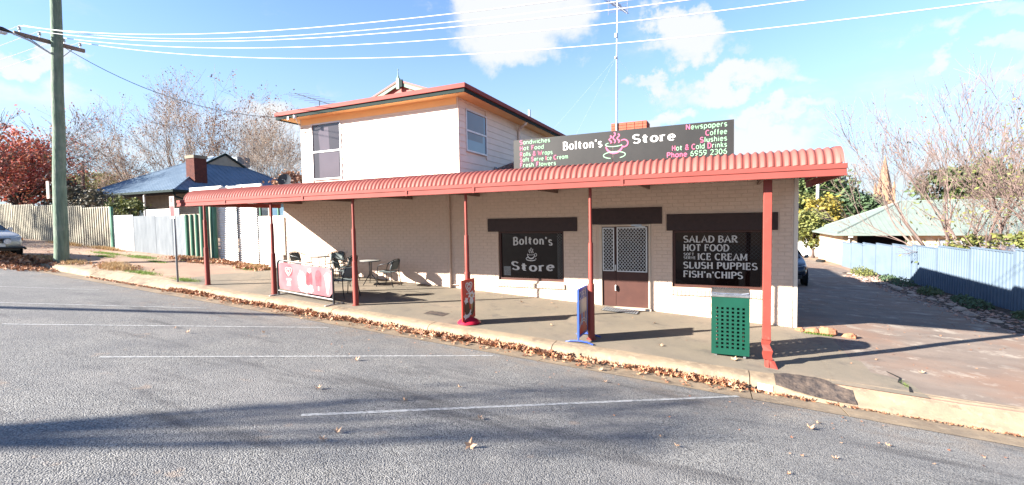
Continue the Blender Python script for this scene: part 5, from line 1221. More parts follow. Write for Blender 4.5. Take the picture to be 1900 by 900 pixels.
bt('smaller bare tree just left of the upper storey', at(510, 395, 30)+DN, H=11.5, spread=.3, seed=21, levels=5, r0=.2, stems=2, trunk=.36, nch=(4, 4), up=.16, leafn=400, ls=.08, minr=.008, fan=.6)
bt('low bare tree left of the large plane trees, over the cream fence', at(205, 385, 28)+DN, H=10.0, spread=.7, seed=31, levels=5, r0=.18, stems=4, trunk=.36, nch=(3, 4), up=.1, leafn=1200, ls=.085, minr=.008, fan=.62)

def leaf_crown(lm, lobes, n, ls, rnd, shell=.55):
    vol = [l[3]*l[4]*l[5] for l in lobes]; tot = sum(vol)
    for l, v in zip(lobes, vol):
        k = int(n*v/tot)
        cl = []
        for i in range(max(8, k//26)):
            while True:
                q = Vector((rnd.uniform(-1, 1), rnd.uniform(-1, 1), rnd.uniform(-1, 1)))
                if shell < q.length < 1: break
            cl.append(Vector((l[0]+q.x*l[3], l[1]+q.y*l[4], l[2]+q.z*l[5])))
        cr_ = (l[3]+l[4]+l[5])/3*.17
        for i in range(k):
            c = rnd.choice(cl)+Vector((rnd.gauss(0, cr_), rnd.gauss(0, cr_), rnd.gauss(0, cr_*.7))); leafquad(lm, c, ls*rnd.uniform(.6, 1.4), rnd)
def leafy(name, label, base, lobes, n, ls, leafm, bark='dbark', r0=.2, seed=1, group=None, cat='tree', shell=.5, limbs=5, th=None):
    rnd = random.Random(seed); t = thing(name, label, cat, base, 0, group); mb = MB(); b = Vector(base)
    c0_ = Vector(lobes[0][:3]); fork = b.lerp(c0_, .45); mb.tube([b, b.lerp(fork, .5)+Vector((.05, 0, 0)), fork], [r0, r0*.85, r0*.7], 8)
    for l in lobes:
        for k in range(limbs):
            e = Vector((l[0]+rnd.uniform(-.7, .7)*l[3], l[1]+rnd.uniform(-.7, .7)*l[4], l[2]+rnd.uniform(-.4, .8)*l[5])); m1 = fork.lerp(e, .5)+Vector((rnd.gauss(0, .1), rnd.gauss(0, .1), rnd.uniform(0, .3))); mb.tube([fork, m1, e], [r0*.5, r0*.3, r0*.08], 5)
    mb.build('trunk', bark, t, smooth=True); lm = MB(); leaf_crown(lm, lobes, n, ls, rnd, shell); lm.build('crown', leafm, t); return t
# red autumn tree at the far left
def Lb(px, py, Y, rx, ry, rz): p = at(px, py, Y); return (p.x, p.y, p.z, rx, ry, rz)
p = at(45, 375, 15.5)
leafy('maple_tree', 'crimson and orange autumn tree behind the cream fence at the far left', (p.x, 15.5, 1.2), [Lb(35, 320, 15.5, 3.4, 2.2, 1.9), Lb(75, 300, 16, 2.0, 1.8, 1.5), Lb(5, 280, 15, 3.2, 2.2, 2.0), Lb(60, 350, 15.5, 2.6, 2.0, 1.2), Lb(-30, 330, 15, 3, 2, 2.2), Lb(95, 345, 16.5, 1.3, 1.3, 1.1)], 10500, .10, 'leafred', 'dbark', .22, 5, limbs=7, shell=.35)
mk_tree('bare_tree', 'dark leafless branches arching over the red tree at the far left', 'tree', Vector((at(-40, 300, 14).x, 14, 1.0)), None, 'dbark', 'leafred', H=11.5, spread=.4, seed=5, levels=5, r0=.28, stems=3, trunk=.30, nch=(3, 4), up=.15, leafn=1200, ls=.09, lean=(.35, 0), minr=.010)
leafy('hedge_shrub', 'dark untidy shrub mass under the verandah end, beyond the cream fence', (at(140, 375, 16).x, 16, 1.3), [Lb(140, 372, 16, 2.6, 1.2, .9), Lb(180, 375, 16, 2.0, 1.0, .7), Lb(115, 360, 17, 2.2, 1.2, 1.1)], 3600, .09, 'leafdark', seed=8, cat='shrub', r0=.08)
leafy('palm_clump', 'olive spiky foliage above the distant roof, left of the cottage', (at(170, 350, 30).x, 30, 2), [Lb(178, 338, 30, 2.6, 2, 1.2), Lb(208, 336, 30, 1.8, 1.6, .9), Lb(140, 345, 31, 2.6, 2, 1.3)], 2600, .16, 'leafolive', seed=9)
leafy('garden_shrub', 'yellow-green bush poking over the patchwork fence', (at(228, 395, 12.6).x, 12.6, .9), [Lb(222, 385, 12.6, .55, .4, .55), Lb(245, 388, 12.6, .9, .45, .42), Lb(212, 376, 12.7, .25, .25, .4)], 1600, .06, 'leafolive', seed=10, cat='shrub', r0=.05)
leafy('distant_tree', 'brown scrubby treetops above the satellite dish', (at(540, 350, 24).x, 24, 2), [Lb(545, 345, 24, 1.6, 1.2, .9), Lb(565, 335, 25, 1.4, 1.2, .9)], 1200, .12, 'leaftwig', seed=12)

# right side ---------------------------------------------------------------------
RG = 'leafless fruit trees behind the blue-grey fence'
mk_tree('bare_tree', 'bare pinkish tree fanning left over the green roof, just behind the fence', 'tree', Vector((9.5, 27.5, -1.1)), RG, 'pbark', 'leaftwig', H=7.6, spread=.75, seed=41, levels=5, r0=.12, stems=5, trunk=.42, nch=(3, 3), up=.3, leafn=160, ls=.05, lean=(-.35, 0), minr=.006, fan=.5)
mk_tree('bare_tree', 'tall bare tree in the middle, with a few orange leaves', 'tree', Vector((10.6, 26.8, -1.1)), RG, 'pbark', 'leaftwig', H=7.8, spread=.3, seed=43, levels=5, r0=.12, stems=3, trunk=.42, nch=(3, 3), up=.35, leafn=200, ls=.06, lean=(-.12, 0), minr=.006, fan=.45)
mk_tree('bare_tree', 'dense twiggy bare tree at the right edge, with yellow-green leaves', 'tree', Vector((10.9, 22.5, -1.1)), RG, 'pbark', 'leafolive', H=6.8, spread=.4, seed=47, levels=5, r0=.11, stems=4, trunk=.36, nch=(3, 3), up=.35, leafn=800, ls=.055, lean=(-.05, 0), minr=.006, fan=.5)
mk_tree('bare_tree', 'low tangled bare shrub tree between the taller ones', 'tree', Vector((10.2, 24.0, -1.1)), RG, 'pbark', 'leafolive', H=5.0, spread=.8, seed=51, levels=5, r0=.09, stems=5, trunk=.36, nch=(3, 3), up=.2, leafn=700, ls=.07, minr=.006, fan=.55)
leafy('garden_shrub', 'low green and yellow shrubs showing over the fence at the right', (10.0, 21.0, -1.0), [(9.6, 21.5, .75, .9, .6, .5), (10.8, 20, .6, 1.1, .6, .5), (9.0, 24, .5, .8, .6, .45)], 2200, .08, 'leafolive', seed=61, cat='shrub', r0=.05)
EG = 'dark evergreen trees beyond the driveway'
leafy('evergreen_tree', 'tall dark evergreen tree directly behind the thin pale pole', (11.5, 71, -3), [Lb(1500, 372, 71, 4.2, 3, 3.4), Lb(1530, 362, 71, 3.6, 3, 3.2), Lb(1478, 352, 71, 3.4, 3, 3.6), Lb(1545, 385, 71, 3, 3, 2.6)], 9000, .27, 'leafgrn', seed=71, group=EG, r0=.4)
leafy('evergreen_tree', 'rounded lighter evergreen just left of the pale pole', (8.3, 62, -2.6), [Lb(1490, 400, 62, 2.6, 2.2, 2.6), Lb(1480, 425, 62, 2.2, 2, 2.0)], 4200, .24, 'leafolive', seed=72, group=EG, r0=.3)
leafy('evergreen_tree', 'cone-topped evergreen against the sky, above the green roof corner', (14.5, 69, -3), [Lb(1583, 385, 69, 2.6, 2.4, 1.9), Lb(1581, 368, 69, 1.4, 1.4, 1.5), Lb(1600, 385, 69, 2.4, 2, 1.2)], 4200, .25, 'leafconif', seed=73, group=EG, r0=.3)
leafy('evergreen_tree', 'distant olive treetop behind the bare trees at the right', (26, 62, -3), [Lb(1770, 350, 62, 3.2, 2.5, 2.0), Lb(1830, 345, 62, 3.6, 2.5, 2.4)], 4200, .26, 'leafgrn', seed=74, group=EG, r0=.3)
leafy('yellow_tree', 'bright yellow autumn tree behind the round bush', (8.6, 50, -2.3), [Lb(1527, 388, 50, 1.5, 1.2, 1.3), Lb(1508, 408, 50, 1.5, 1.2, .9), Lb(1532, 404, 50, 1.5, 1.2, .9)], 2600, .16, 'leafyel', seed=75, r0=.15)
leafy('round_bush', 'olive ball-shaped bush on a short trunk at the end of the driveway', (6.9, 44.8, -1.75), [Lb(1504, 425, 44.8, 1.35, 1.2, 1.45), Lb(1520, 412, 44.8, .9, .8, .8)], 3600, .13, 'leafolive', seed=76, r0=.14, shell=.6)
o = MB().tube([(8.5, 53.3, -2.6), (8.55, 53.3, 7.2)], .13, 8).build('light_pole', 'fwhite', smooth=True); tag(o, 'thin pale pole rising behind the green-roofed house', 'pole')
t = thing('white_fence', 'white fence across the end of the driveway, behind the round bush', 'fence', (6, 48.6, -2))
for k in range(9): MB().box(.5+k*1.0, 48.6, G(5, 48.6)-.1, 1.47+k*1.0, 48.66, -.15).build('fence_panel', 'fwhite', t)

# green-roofed house
t = thing('green_roof_house', 'cream house with a sage green hipped roof and dark carport opening', 'house', (16, 40, -1.6))
GX0, GX1, GY0, GY1, GZ = 6.75, 27.0, 35.6, 44.6, .60
m_ = MB(); cut_ = [(7.95, 10.55, -1.75, .46)]; cutwall(m_, 7.2, GX1-.4, -2.2, GZ-.02, cut_, GY0+.45, .3)
m_.face([(7.2, GY0+.45, -2.4), (7.2, GY1-.4, -2.4), (7.2, GY1-.4, GZ-.02), (7.2, GY0+.45, GZ-.02)]); m_.build('wall', 'gwall', t)
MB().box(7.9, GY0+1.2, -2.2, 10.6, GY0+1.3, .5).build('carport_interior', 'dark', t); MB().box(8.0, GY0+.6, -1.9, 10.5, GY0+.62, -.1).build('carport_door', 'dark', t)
MB().box(12.0, GY0+.42, -1.9, 20, GY0+.445, .2).build('grey_wall', mat('grey_blue_wall', (.2, .22, .26)), t)
pz = math.tan(radians(24.5)); d = (GY1-GY0)/2; A_, Bq, Cq, Dq = (GX0, GY0, GZ), (GX1, GY0, GZ), (GX1, GY1, GZ), (GX0, GY1, GZ); R1 = (GX0+d, GY0+d, GZ+pz*d); R2 = (GX1-d, GY0+d, GZ+pz*d)
m_ = MB(); m_.face([A_, Bq, R2, R1]); m_.face([Bq, Cq, R2]); m_.face([Cq, Dq, R1, R2]); m_.face([Dq, A_, R1]); rf = m_.build('roof', 'groof', t)
for a, b in ((A_, R1), (Dq, R1), (R1, R2)): MB().tube([a, b], .07, 6).build('ridge_cap', 'groof', rf)
m_ = MB()
for i in range(1, 66):
    x = GX0+i*.3; tt = min(1, (x-GX0)/d, (GX1-x)/d)
    if tt > 0: m_.bar((x, GY0, GZ+.01), (x, GY0+d*tt, GZ+pz*d*tt+.01), .04, .02)
m_.build('sheet_rib', 'groof', rf, kind='stuff')
MB().box(GX0-.05, GY0-.1, GZ-.13, GX1, GY0+.0, GZ+.01).box(GX0-.1, GY0+.01, GZ-.13, GX0, GY1, GZ+.01).build('gutter', 'groof', t)
MB().box(GX0+.05, GY0+.05, GZ-.14, GX1, GY1, GZ-.10).build('soffit', 'soffit', t)
MB().tube([(7.5, GY0+.1, .5), (7.5, GY0+.35, .25), (7.5, GY0+.38, -1.8)], .05, 6).box(7.4, GY0-.05, .35, 7.62, GY0+.2, .6).build('downpipe', 'fwhite', t)
# lone tyre/dark lump beside the wall
o = MB().lathe((6.4, 38.5, G(6.4, 38.5)), [(.2, 0), (.3, .05), (.3, .15), (.2, .2)], 12).build('old_tyre', 'rubber'); tag(o, 'dark tyre lying beside the cream house wall at the driveway end', 'tyre')
# church spire
t = thing('church', 'distant sandstone church spire rising above the green roof', 'church', (51.6, 200, -4))
m_ = MB(); c = (51.6, 200.0); m_.box(c[0]-2.4, c[1]-2.4, -6, c[0]+2.4, c[1]+2.4, 9.2); tw_ = m_.build('tower', 'stone', t)
m_ = MB(); n = 8
for r_, z in ((2.35, 9.2), (1.5, 14.5), (.05, 22.2)):
    for k in range(n): m_.v.append((c[0]+r_*cos(pi/8+k*pi/4), c[1]+r_*sin(pi/8+k*pi/4), z))
for i in range(2):
    for k in range(n): m_.f.append((i*n+k, i*n+(k+1) % n, i*n+n+(k+1) % n, i*n+n+k))
m_.build('spire', 'stone', t)
for sx in (-1, 1):
    for sy in (-1, 1): MB().lathe((c[0]+2.1*sx, c[1]+2.1*sy, 9.0), [(.42, 0), (.42, 1.6), (.5, 1.7), (.02, 4.2)], 8).build('pinnacle', 'stone', t)
    m_ = MB(); m_.prism([(c[0]+sx*.9-.35, c[1]-2.5, 6.5), (c[0]+sx*.9+.35, c[1]-2.5, 6.5), (c[0]+sx*.9+.35, c[1]-2.5, 8.2), (c[0]+sx*.9, c[1]-2.5, 8.7), (c[0]+sx*.9-.35, c[1]-2.5, 8.2)], (0, .15, 0)); m_.build('louvre_opening', 'dark', tw_)
for k in range(3): z = 10.6+k*2.6; r_ = 2.2-k*.55; m_ = MB(); m_.prism([(c[0]-.4, c[1]-r_-.2, z), (c[0]+.4, c[1]-r_-.2, z), (c[0], c[1]-r_-.2, z+1.3)], (0, .8, 0)); m_.build('lucarne', 'stone', t)
# blue-grey fence on the right
t = thing('steel_fence', 'blue-grey ribbed steel fence along the right side of the driveway', 'fence', (7, 24, -1))
y = 11.6
while y < 34.6:
    y1 = min(y+2.36, 35.2); zt = .80-(y+1.1-16)*.0385; zb_ = G(7, y1)-.12
    m_ = MB(); n = 13; p = (y1-y-.05)/n; pts = []
    for i in range(n): a = y+.025+i*p; pts += [(a, 0), (a+p*.45, 0), (a+p*.55, 1), (a+p*.9, 1)]
    pts.append((y1-.025, 0))
    for yy, dd_ in pts: m_.v += [(7.0-dd_*.032, yy, zb_), (7.0-dd_*.032, yy, zt)]
    for i in range(len(pts)-1): m_.f.append((2*i, 2*i+2, 2*i+3, 2*i+1))
    m_.build('fence_panel', 'fblue', t); MB().box(6.95, y-.025, zb_, 7.03, y+.025, zt+.015).build('fence_post', 'fblue', t); MB().box(6.955, y+.026, zt-.03, 7.03, y1-.026, zt+.012).build('top_rail', 'fblue', t)
    y = y1
# garden: plants, rocks and chips
rnd = random.Random(5)
for (y, x, s, m, lab) in ((14.7, 6.6, .34, 'leafgrn', 'leafy green groundcover plant nearest the right edge by the fence'), (16.6, 6.35, .38, 'leafconif', 'second dark green plant along the fence bed'), (17.7, 6.5, .32, 'leafconif', 'third plant along the fence bed, under the fence shadow'), (19.6, 6.35, .38, 'leafgrn', 'green clump midway along the fence bed'), (22.3, 6.4, .45, 'leafconif', 'dark clump behind the light edging stones'), (24.0, 6.4, .4, 'leafconif', 'dark plant near the far rocks'), (26.5, 6.2, .5, 'leafolive', 'sunlit yellowish plant at the far end of the fence bed'), (27.8, 6.3, .5, 'leafolive', 'furthest sunlit plant in the fence bed')):
    t = thing('bed_plant', lab, 'plant', (x, y, G(x, y)), 0, 'low plants in the bed along the blue fence'); lm = MB()
    for i in range(420):
        a = rnd.uniform(0, 2*pi); r_ = s*sqrt(rnd.random()); leafquad(lm, Vector((x+r_*cos(a)*.8, y+r_*sin(a)*1.6, G(x, y)+.1+rnd.uniform(0, s*.75)*(1-(r_/s)**2*.6))), .035*rnd.uniform(.7, 1.5), rnd)
    lm.build('foliage', m, t); m_ = MB()
    for i in range(7): a = rnd.uniform(0, 6.28); m_.tube([(x, y, G(x, y)), (x+s*.6*cos(a), y+s*.6*sin(a), G(x, y)+s*.5)], .008, 4)
    m_.build('stem', 'dbark', t)
def rock(c, sx, sy, sz, m, label, group, name='rock', rz=0):
    mb = MB(); rr = random.Random(hash((round(c[0], 2), round(c[1], 2))) % 9999); n = 8; prof_ = [(.75, -.1), (1.0, .25), (.85, .7), (.45, .98)]
    for r_, z in prof_:
        for k in range(n): a = 2*pi*k/n; q = rr.uniform(.82, 1.15); x, y = sx*r_*q*cos(a), sy*r_*q*sin(a); mb.v.append((c[0]+x*cos(rz)-y*sin(rz), c[1]+x*sin(rz)+y*cos(rz), c[2]+sz*z*rr.uniform(.9, 1.1)))
    for i in range(3):
        for k in range(n): mb.f.append((i*n+k, i*n+(k+1) % n, i*n+n+(k+1) % n, i*n+n+k))
    mb.f.append(tuple(3*n+k for k in range(n))); o = mb.build(name, m); tag(o, label, 'rock', group); return o
for i, (x, y, s, lab) in enumerate(((1.50, 11.15, .10, 'small red rock touching the shop corner'), (1.72, 11.1, .15, 'wide flat red rock, middle of the three by the shop corner'), (1.98, 11.12, .19, 'largest red rock, rightmost of the group by the shop corner'), (2.35, 11.05, .13, 'low pale red rock at the edge of the driveway shade'))):
    rock((x, y, G(x, y)), s, s*.7, s*.8, 'rrock', lab, 'red rocks at the shop corner')
for i in range(15):
    y = 14.6+i*.95+rnd.uniform(-.2, .2); x = 5.95+rnd.uniform(-.12, .12)
    rock((x, y, G(x, y)), rnd.uniform(.10, .16), rnd.uniform(.25, .5), rnd.uniform(.07, .13), 'gstone', 'pale edging stone in the row along the driveway garden bed', 'edging stones of the driveway garden bed', 'edging_stone')
m_ = MB()
for i in range(1500):
    y = rnd.uniform(12.8, 27); x = rnd.gauss(6.0, .33); 
    if x > 6.9 or x < 5.3: continue
    z = bedz(x, y)[2] if x > 5.75 else G(x, y)+.01; s = rnd.uniform(.015, .042); a = rnd.uniform(0, 3.1)
    m_.prism([(x+s*cos(a+q), y+1.3*s*sin(a+q), z-.005) for q in (0, 1.3, 2.6, 3.9, 5.1)], (rnd.uniform(-.01, .01), 0, s*.6))
tag(m_.build('bed_chips', 'gravel'), 'loose stones and leaf mulch in the fence garden bed', 'mulch', kind='stuff')

# ------------------------------------------------------------------ cars
def make_car(name, label, paint, loc, rz, extras=False):
    t = thing(name, label, 'car', loc, rz)
    # local: nose towards +x, length 4.4, width 1.76
    st = [(-2.2, .45, .80, .80, .70), (-2.12, .32, .92, .98, .80), (-1.6, .26, .98, 1.30, .86), (-1.0, .24, .98, 1.45, .88), (0, .24, .97, 1.47, .88), (.55, .24, .96, 1.36, .88), (1.15, .25, .95, 1.0, .88), (1.6, .26, .90, .93, .86), (2.0, .30, .80, .84, .80), (2.16, .38, .68, .72, .70), (2.22, .42, .60, .62, .60)]
    mb = MB(); n = 12
    for (x, zb, zs, zt, hw_) in st:
        tw2 = hw_*(.74 if zt-zs > .2 else .93)
        ring = [(-hw_*.92, zb), (-hw_, zb+.15), (-hw_*1.01, (zb+zs)/2+.05), (-hw_*.98, zs), (-tw2, zt-.05 if zt-zs > .1 else zt-.02), (-tw2*.75, zt)]
        ring = ring+[(-a, b) for a, b in reversed(ring)]
        for a, b in ring: mb.v.append((x, a, b))
    for i in range(len(st)-1):
        for k in range(n): mb.f.append((i*n+k, (i+1)*n+k, (i+1)*n+(k+1) % n, i*n+(k+1) % n))
    mb.f.append(tuple(range(n))); mb.f.append(tuple((len(st)-1)*n+k for k in range(n-1, -1, -1)))
    body = mb.build('body', paint, t, local=True, smooth=True); body.modifiers.new('sub', 'SUBSURF').levels = 1; body.modifiers['sub'].render_levels = 2
    MB().prism([(1.12, -.70, 1.02), (1.12, .70, 1.02), (.62, .62, 1.35), (.62, -.62, 1.35)], (.03, 0, .03)).build('windscreen', 'carglass', t, local=True)
    for s in (-1, 1):
        MB().prism([(1.0, s*.845, 1.0), (-1.85, s*.83, 1.02), (-1.6, s*.70, 1.28), (-.9, s*.68, 1.385), (.3, s*.68, 1.385), (.55, s*.70, 1.30)], (0, s*.012, 0)).build('side_window', 'carglass', t, local=True)
        MB().prism([(2.10, s*.42, .62), (2.06, s*.72, .64), (1.92, s*.80, .68), (1.90, s*.78, .80), (2.03, s*.70, .80), (2.10, s*.44, .74)], (.03, s*.02, 0)).build('headlight', 'lamp', t, local=True, bev=.015)
        MB().prism([(2.06, s*.76, .64), (1.86, s*.85, .68), (1.84, s*.84, .74), (2.02, s*.76, .74)], (.01, s*.02, 0)).build('indicator', 'orange', t, local=True)
        MB().prism([(.85, s*.88, .98), (.80, s*1.04, 1.0), (.78, s*1.04, 1.12), (.85, s*.90, 1.1)], (-.1, 0, 0)).build('mirror', paint, t, local=True, bev=.02)
        for x in (1.38, -1.35):
            w = MB(); w.tube([(x, s*.70, .31), (x, s*.70+.02*s, .31), (x, s*.88, .31), (x, s*.90, .31)], [.29, .32, .32, .29], 22); w_ = w.build('wheel', 'rubber', t, local=True, smooth='auto')
            w = MB(); w.tube([(x, s*.895, .31), (x, s*.905, .31)], .20, 16)
            for k in range(6): a = k*pi/3; w.bar((x, s*.912, .31), (x+.19*cos(a), s*.912, .31+.19*sin(a)), .05, .02)
            w.build('rim', 'galv', w_, local=True)
            w = MB(); w.tube([(x, s*.86, .31), (x, s*.892, .31)], .37, 20); w.build('wheel_arch', 'rubber', t, local=True)
    m_ = MB()
    for k in range(5): m_.box(2.15, -.40, .58+k*.035, 2.235, .40, .597+k*.035)
    m_.build('grille', 'black', t, local=True); MB().box(2.14, -.62, .30, 2.24, .62, .44).build('bumper_vent', 'black', t, local=True, bev=.02); MB().box(2.235, -.26, .45, 2.25, .26, .56).build('number_plate', 'fwhite', t, local=True)
    if extras:
        for s in (-1, 1): MB().tube([(2.22, s*.3, .62), (2.30, s*.3, .62)], .09, 12).build('spotlight', 'lamp', t, local=True)
        MB().tube([(2.26, -.75, .36), (2.34, -.7, .40), (2.36, 0, .42), (2.34, .7, .40), (2.26, .75, .36)], .04, 8).build('nudge_bar', 'black', t, local=True)
    return t
make_car('parked_car', 'dark blue car parked beside the shop, only its front corner showing', 'navy', (2.12, 22.2, G(2.1, 21)), radians(-90))
make_car('silver_car', 'silver car nosing in from the left edge behind a leaf pile', 'silver', (-24.5, 6.72, RD(-24.5, 6.7)+.04), radians(3), True)

# ------------------------------------------------------------------ trees across the road behind the viewer (they throw the long shadows)
t = thing('utility_pole', 'timber power pole on the opposite verge, its long shadow crossing the far parking bays', 'utility pole', (-27.5, -9.8, RD(-27.5, -9)))
MB().tube([(-27.5, -9.8, 0), (-27.48, -9.8, 5), (-27.5, -9.82, 10.6)], [.22, .2, .15], 12).build('pole', 'timber', t)
t = thing('street_tree', 'slim street tree on the opposite verge, its fork shadowed on the nearest bays', 'tree', (-17.8, -9.8, RD(-17.8, -9)))
m_ = MB(); z0 = RD(-17.8, -9)
m_.tube([(-17.8, -9.8, z0-.1), (-17.75, -9.85, 3), (-17.85, -9.75, 6.0), (-17.8, -9.8, 7.2)], [.2, .17, .14, .12], 9)
for e, r in (((-18.6, -9.3, 9.2), .07), ((-17.2, -10.3, 9.4), .07), ((-17.9, -9.7, 9.6), .05), ((-17.4, -9.9, 8.6), .04), ((-18.3, -9.6, 8.3), .05)):
    m_.tube([(-17.8, -9.8, 6.9), (( -17.8+e[0])/2, (-9.8+e[1])/2, 7.9), e], [.09, r, .02], 6)
m_.build('trunk', 'bark', t, smooth=True); lm = MB(); rr = random.Random(4)
for c in ((-18.5, -9.35, 9.0), (-17.25, -10.2, 9.1), (-17.9, -9.7, 9.4), (-17.4, -9.9, 8.5), (-18.3, -9.6, 8.3)):
    for i in range(170): leafquad(lm, Vector(c)+Vector((rr.gauss(0, .28), rr.gauss(0, .28), rr.gauss(0, .3))), .06, rr)
lm.build('crown', 'leafolive', t)
mk_tree('street_tree', 'tall sparse street tree far down the opposite verge, dappling the cream fence', 'tree', Vector((-56, -10.0, 2.4)), None, 'bark', 'leaftwig', H=14, spread=.3, seed=90, levels=5, r0=.3, stems=2, trunk=.4, nch=(3, 4), up=.4, leafn=3500, ls=.16, minr=.02)

rt = random.Random(77); lm = MB()
for i in range(60):
    x = -190+i*6+rt.uniform(-3, 3); y = 118+rt.uniform(-14, 22); h = rt.uniform(2.6, 5.2); z = G(x, y)
    for k in range(230):
        a = rt.uniform(0, 2*pi); r = sqrt(rt.random()); leafquad(lm, Vector((x+5*r*cos(a), y+3*r*sin(a), z+.3+h*rt.random()**.7*(1.1-r*r*.6))), rt.uniform(.35, .7), rt)
tag(lm.build('distant_wood', 'leafgrn'), 'far off band of dark trees along the horizon', 'woodland', kind='stuff')
# ------------------------------------------------------------------ leaf litter
def leafshape(mb, c, s, a, tilt, curl, rnd):
    # five-lobed plane leaf, curled
    R_ = Matrix.Rotation(a, 3, 'Z') @ Matrix.Rotation(tilt[0], 3, 'X') @ Matrix.Rotation(tilt[1], 3, 'Y')
    pts = []
    for k in range(10):
        an = 2*pi*k/10+pi/2; r = (1.0 if k % 2 == 0 else .5)*(1.15 if k == 0 else 1)*(.35 if k == 5 else 1)
        x, y = r*cos(an), r*sin(an); pts.append(R_ @ Vector((x, y*.95, curl*(x*x+y*y)+rnd.uniform(-.08, .08)))*s)
    b = len(mb.v); mb.v.append(tuple(c)); mb.v += [tuple(c+p) for p in pts]
    for k in range(10): mb.f.append((b, b+1+k, b+1+(k+1) % 10))
rnd = random.Random(11); m_ = MB()
def surf(x, y):
    if 7.02 <= y <= 8.0:
        p = kprof(x)
        for k in range(len(p)-2):
            if p[k][0] <= y <= p[k+1][0]: return p[k][1]+(p[k+1][1]-p[k][1])*(y-p[k][0])/max(1e-6, p[k+1][0]-p[k][0])
    return RD(x, y) if y < 7.02 else G(x, y)
def litter(mb, n, fx, fy, s0, s1, lift=.05, tl=.7):
    for i in range(n):
        x = fx(); y = fy(x)
        if y is None: continue
        s = rnd.uniform(s0, s1); z = surf(x, y)+.01+rnd.uniform(0, lift)
        leafshape(mb, Vector((x, y, z)), s, rnd.uniform(0, 6.28), (rnd.gauss(0, tl), rnd.gauss(0, tl)), rnd.uniform(.1, .5), rnd)
dn = lambda x: .35+.65*max(0, sin(x*1.3+.6)*.6+.5)
def gy_(x):
    if rnd.random() > dn(x): return None
    return 7.65-abs(rnd.gauss(0, .10+.05*sin(x*2.1)))
litter(m_, 3200, lambda: rnd.uniform(-13.8, .35), gy_, .032, .066, .075, .9)
litter(m_, 260, lambda: rnd.uniform(-13.8, .35), lambda x: 7.3+rnd.gauss(0, .12), .025, .05, .01, .3)
litter(m_, 500, lambda: rnd.uniform(1.35, 6.5), lambda x: 7.60-abs(rnd.gauss(0, .03)), .012, .03, .012, .4)
litter(m_, 60, lambda: rnd.uniform(.4, 1.2), lambda x: 7.58-abs(rnd.gauss(0, .06)), .025, .045, .02)
litter(m_, 260, lambda: rnd.uniform(-18, -13.8), lambda x: 7.55-abs(rnd.gauss(0, .08)), .03, .05, .02)
litter(m_, 260, lambda: rnd.uniform(1.7, 6.6), lambda x: rnd.uniform(8.6, 20), .012, .03, .004, .2)
litter(m_, 90, lambda: rnd.uniform(-13, 1.2), lambda x: rnd.uniform(8.1, 11.3), .008, .02, .003, .2)
litter(m_, 160, lambda: rnd.uniform(-12, 4), lambda x: 6.95-abs(rnd.gauss(0, .9)), .008, .022, .002, .2)
tag(m_.build('gutter_leaves', 'leafdry'), 'drift of dry brown plane leaves along the gutter', 'leaves', kind='stuff')
m_ = MB()
litter(m_, 900, lambda: rnd.gauss(-22.4, 1.0), lambda x: rnd.gauss(7.3, .4), .05, .10, .05)
for i in range(2600):
    a = rnd.uniform(0, 6.28); r = abs(rnd.gauss(0, .5)); x = -22.6+r*cos(a)*1.7; y = 7.2+r*sin(a)*.9; leafshape(m_, Vector((x, y, surf(x, y)+.02+rnd.uniform(0, .42)*math.exp(-r*r*2.5))), rnd.uniform(.05, .1), rnd.uniform(0, 6.28), (rnd.gauss(0, .7), rnd.gauss(0, .7)), .3, rnd)
tag(m_.build('leaf_pile', 'leafdry'), 'heaped leaf pile on the kerb in front of the silver car', 'leaves', kind='stuff')
m_ = MB()
litter(m_, 700, lambda: rnd.uniform(-19.3, -14.2), lambda x: 11.05-abs(rnd.gauss(0, .12)), .04, .08, .10)
litter(m_, 420, lambda: rnd.gauss(-17.9, .7), lambda x: 10.75+rnd.gauss(0, .2), .04, .08, .08)
litter(m_, 160, lambda: rnd.uniform(-15.3, -14.1), lambda x: 10.75+rnd.gauss(0, .2), .04, .08, .08)
litter(m_, 160, lambda: rnd.gauss(-18.6, .8), lambda x: 8.5+rnd.gauss(0, .2), .04, .08, .05)
litter(m_, 90, lambda: rnd.uniform(-30, -20), lambda x: rnd.uniform(9, 11.1), .04, .07, .02, .3)
tag(m_.build('verge_leaves', 'leafdry'), 'dry leaves blown against the fences and over the verge', 'leaves', kind='stuff')
# grass and dry tufts on the verge
def tufts(mb, spots, n, h, w, spread=.25):
    for (cx, cy, sx, sy) in spots:
        for i in range(int(n*sx*sy*4)):
            x = cx+rnd.gauss(0, sx*.5); y = cy+rnd.gauss(0, sy*.5)
            if y < 8.05 and x > -17.6: y = 8.1+rnd.random()*.2
            z = surf(x, y); a = rnd.uniform(0, 6.28); l = h*rnd.uniform(.5, 1.2); d = rnd.uniform(.2, 1.1)*spread/.25; b = len(mb.v)
            dx, dy = cos(a)*l*d, sin(a)*l*d; wx, wy = -sin(a)*w, cos(a)*w
            mb.v += [(x-wx, y-wy, z), (x+wx, y+wy, z), (x+dx*.5+wx*.7, y+dy*.5+wy*.7, z+l*.7), (x+dx*.5-wx*.7, y+dy*.5-wy*.7, z+l*.7), (x+dx, y+dy, z+l*.85)]
            mb.f += [(b, b+1, b+2, b+3), (b+3, b+2, b+4)]
m_ = MB(); tufts(m_, [(-16.7, 8.3, .8, .22), (-14.3, 8.22, .6, .2), (-20.7, 10.3, 1.0, .25), (-23, 10.2, 1.0, .2), (-18, 10.65, .8, .12), (-14.7, 10.55, .4, .2), (-18.9, 9.9, .5, .15), (-21.9, 9.7, .6, .2)], 1300, .05, .006)
tufts(m_, [(1.72, 11.0, .15, .06), (1.95, 11.0, .1, .06)], 7000, .06, .005)
tufts(m_, [(2.47, 8.45, .04, .16)], 7000, .022, .003)
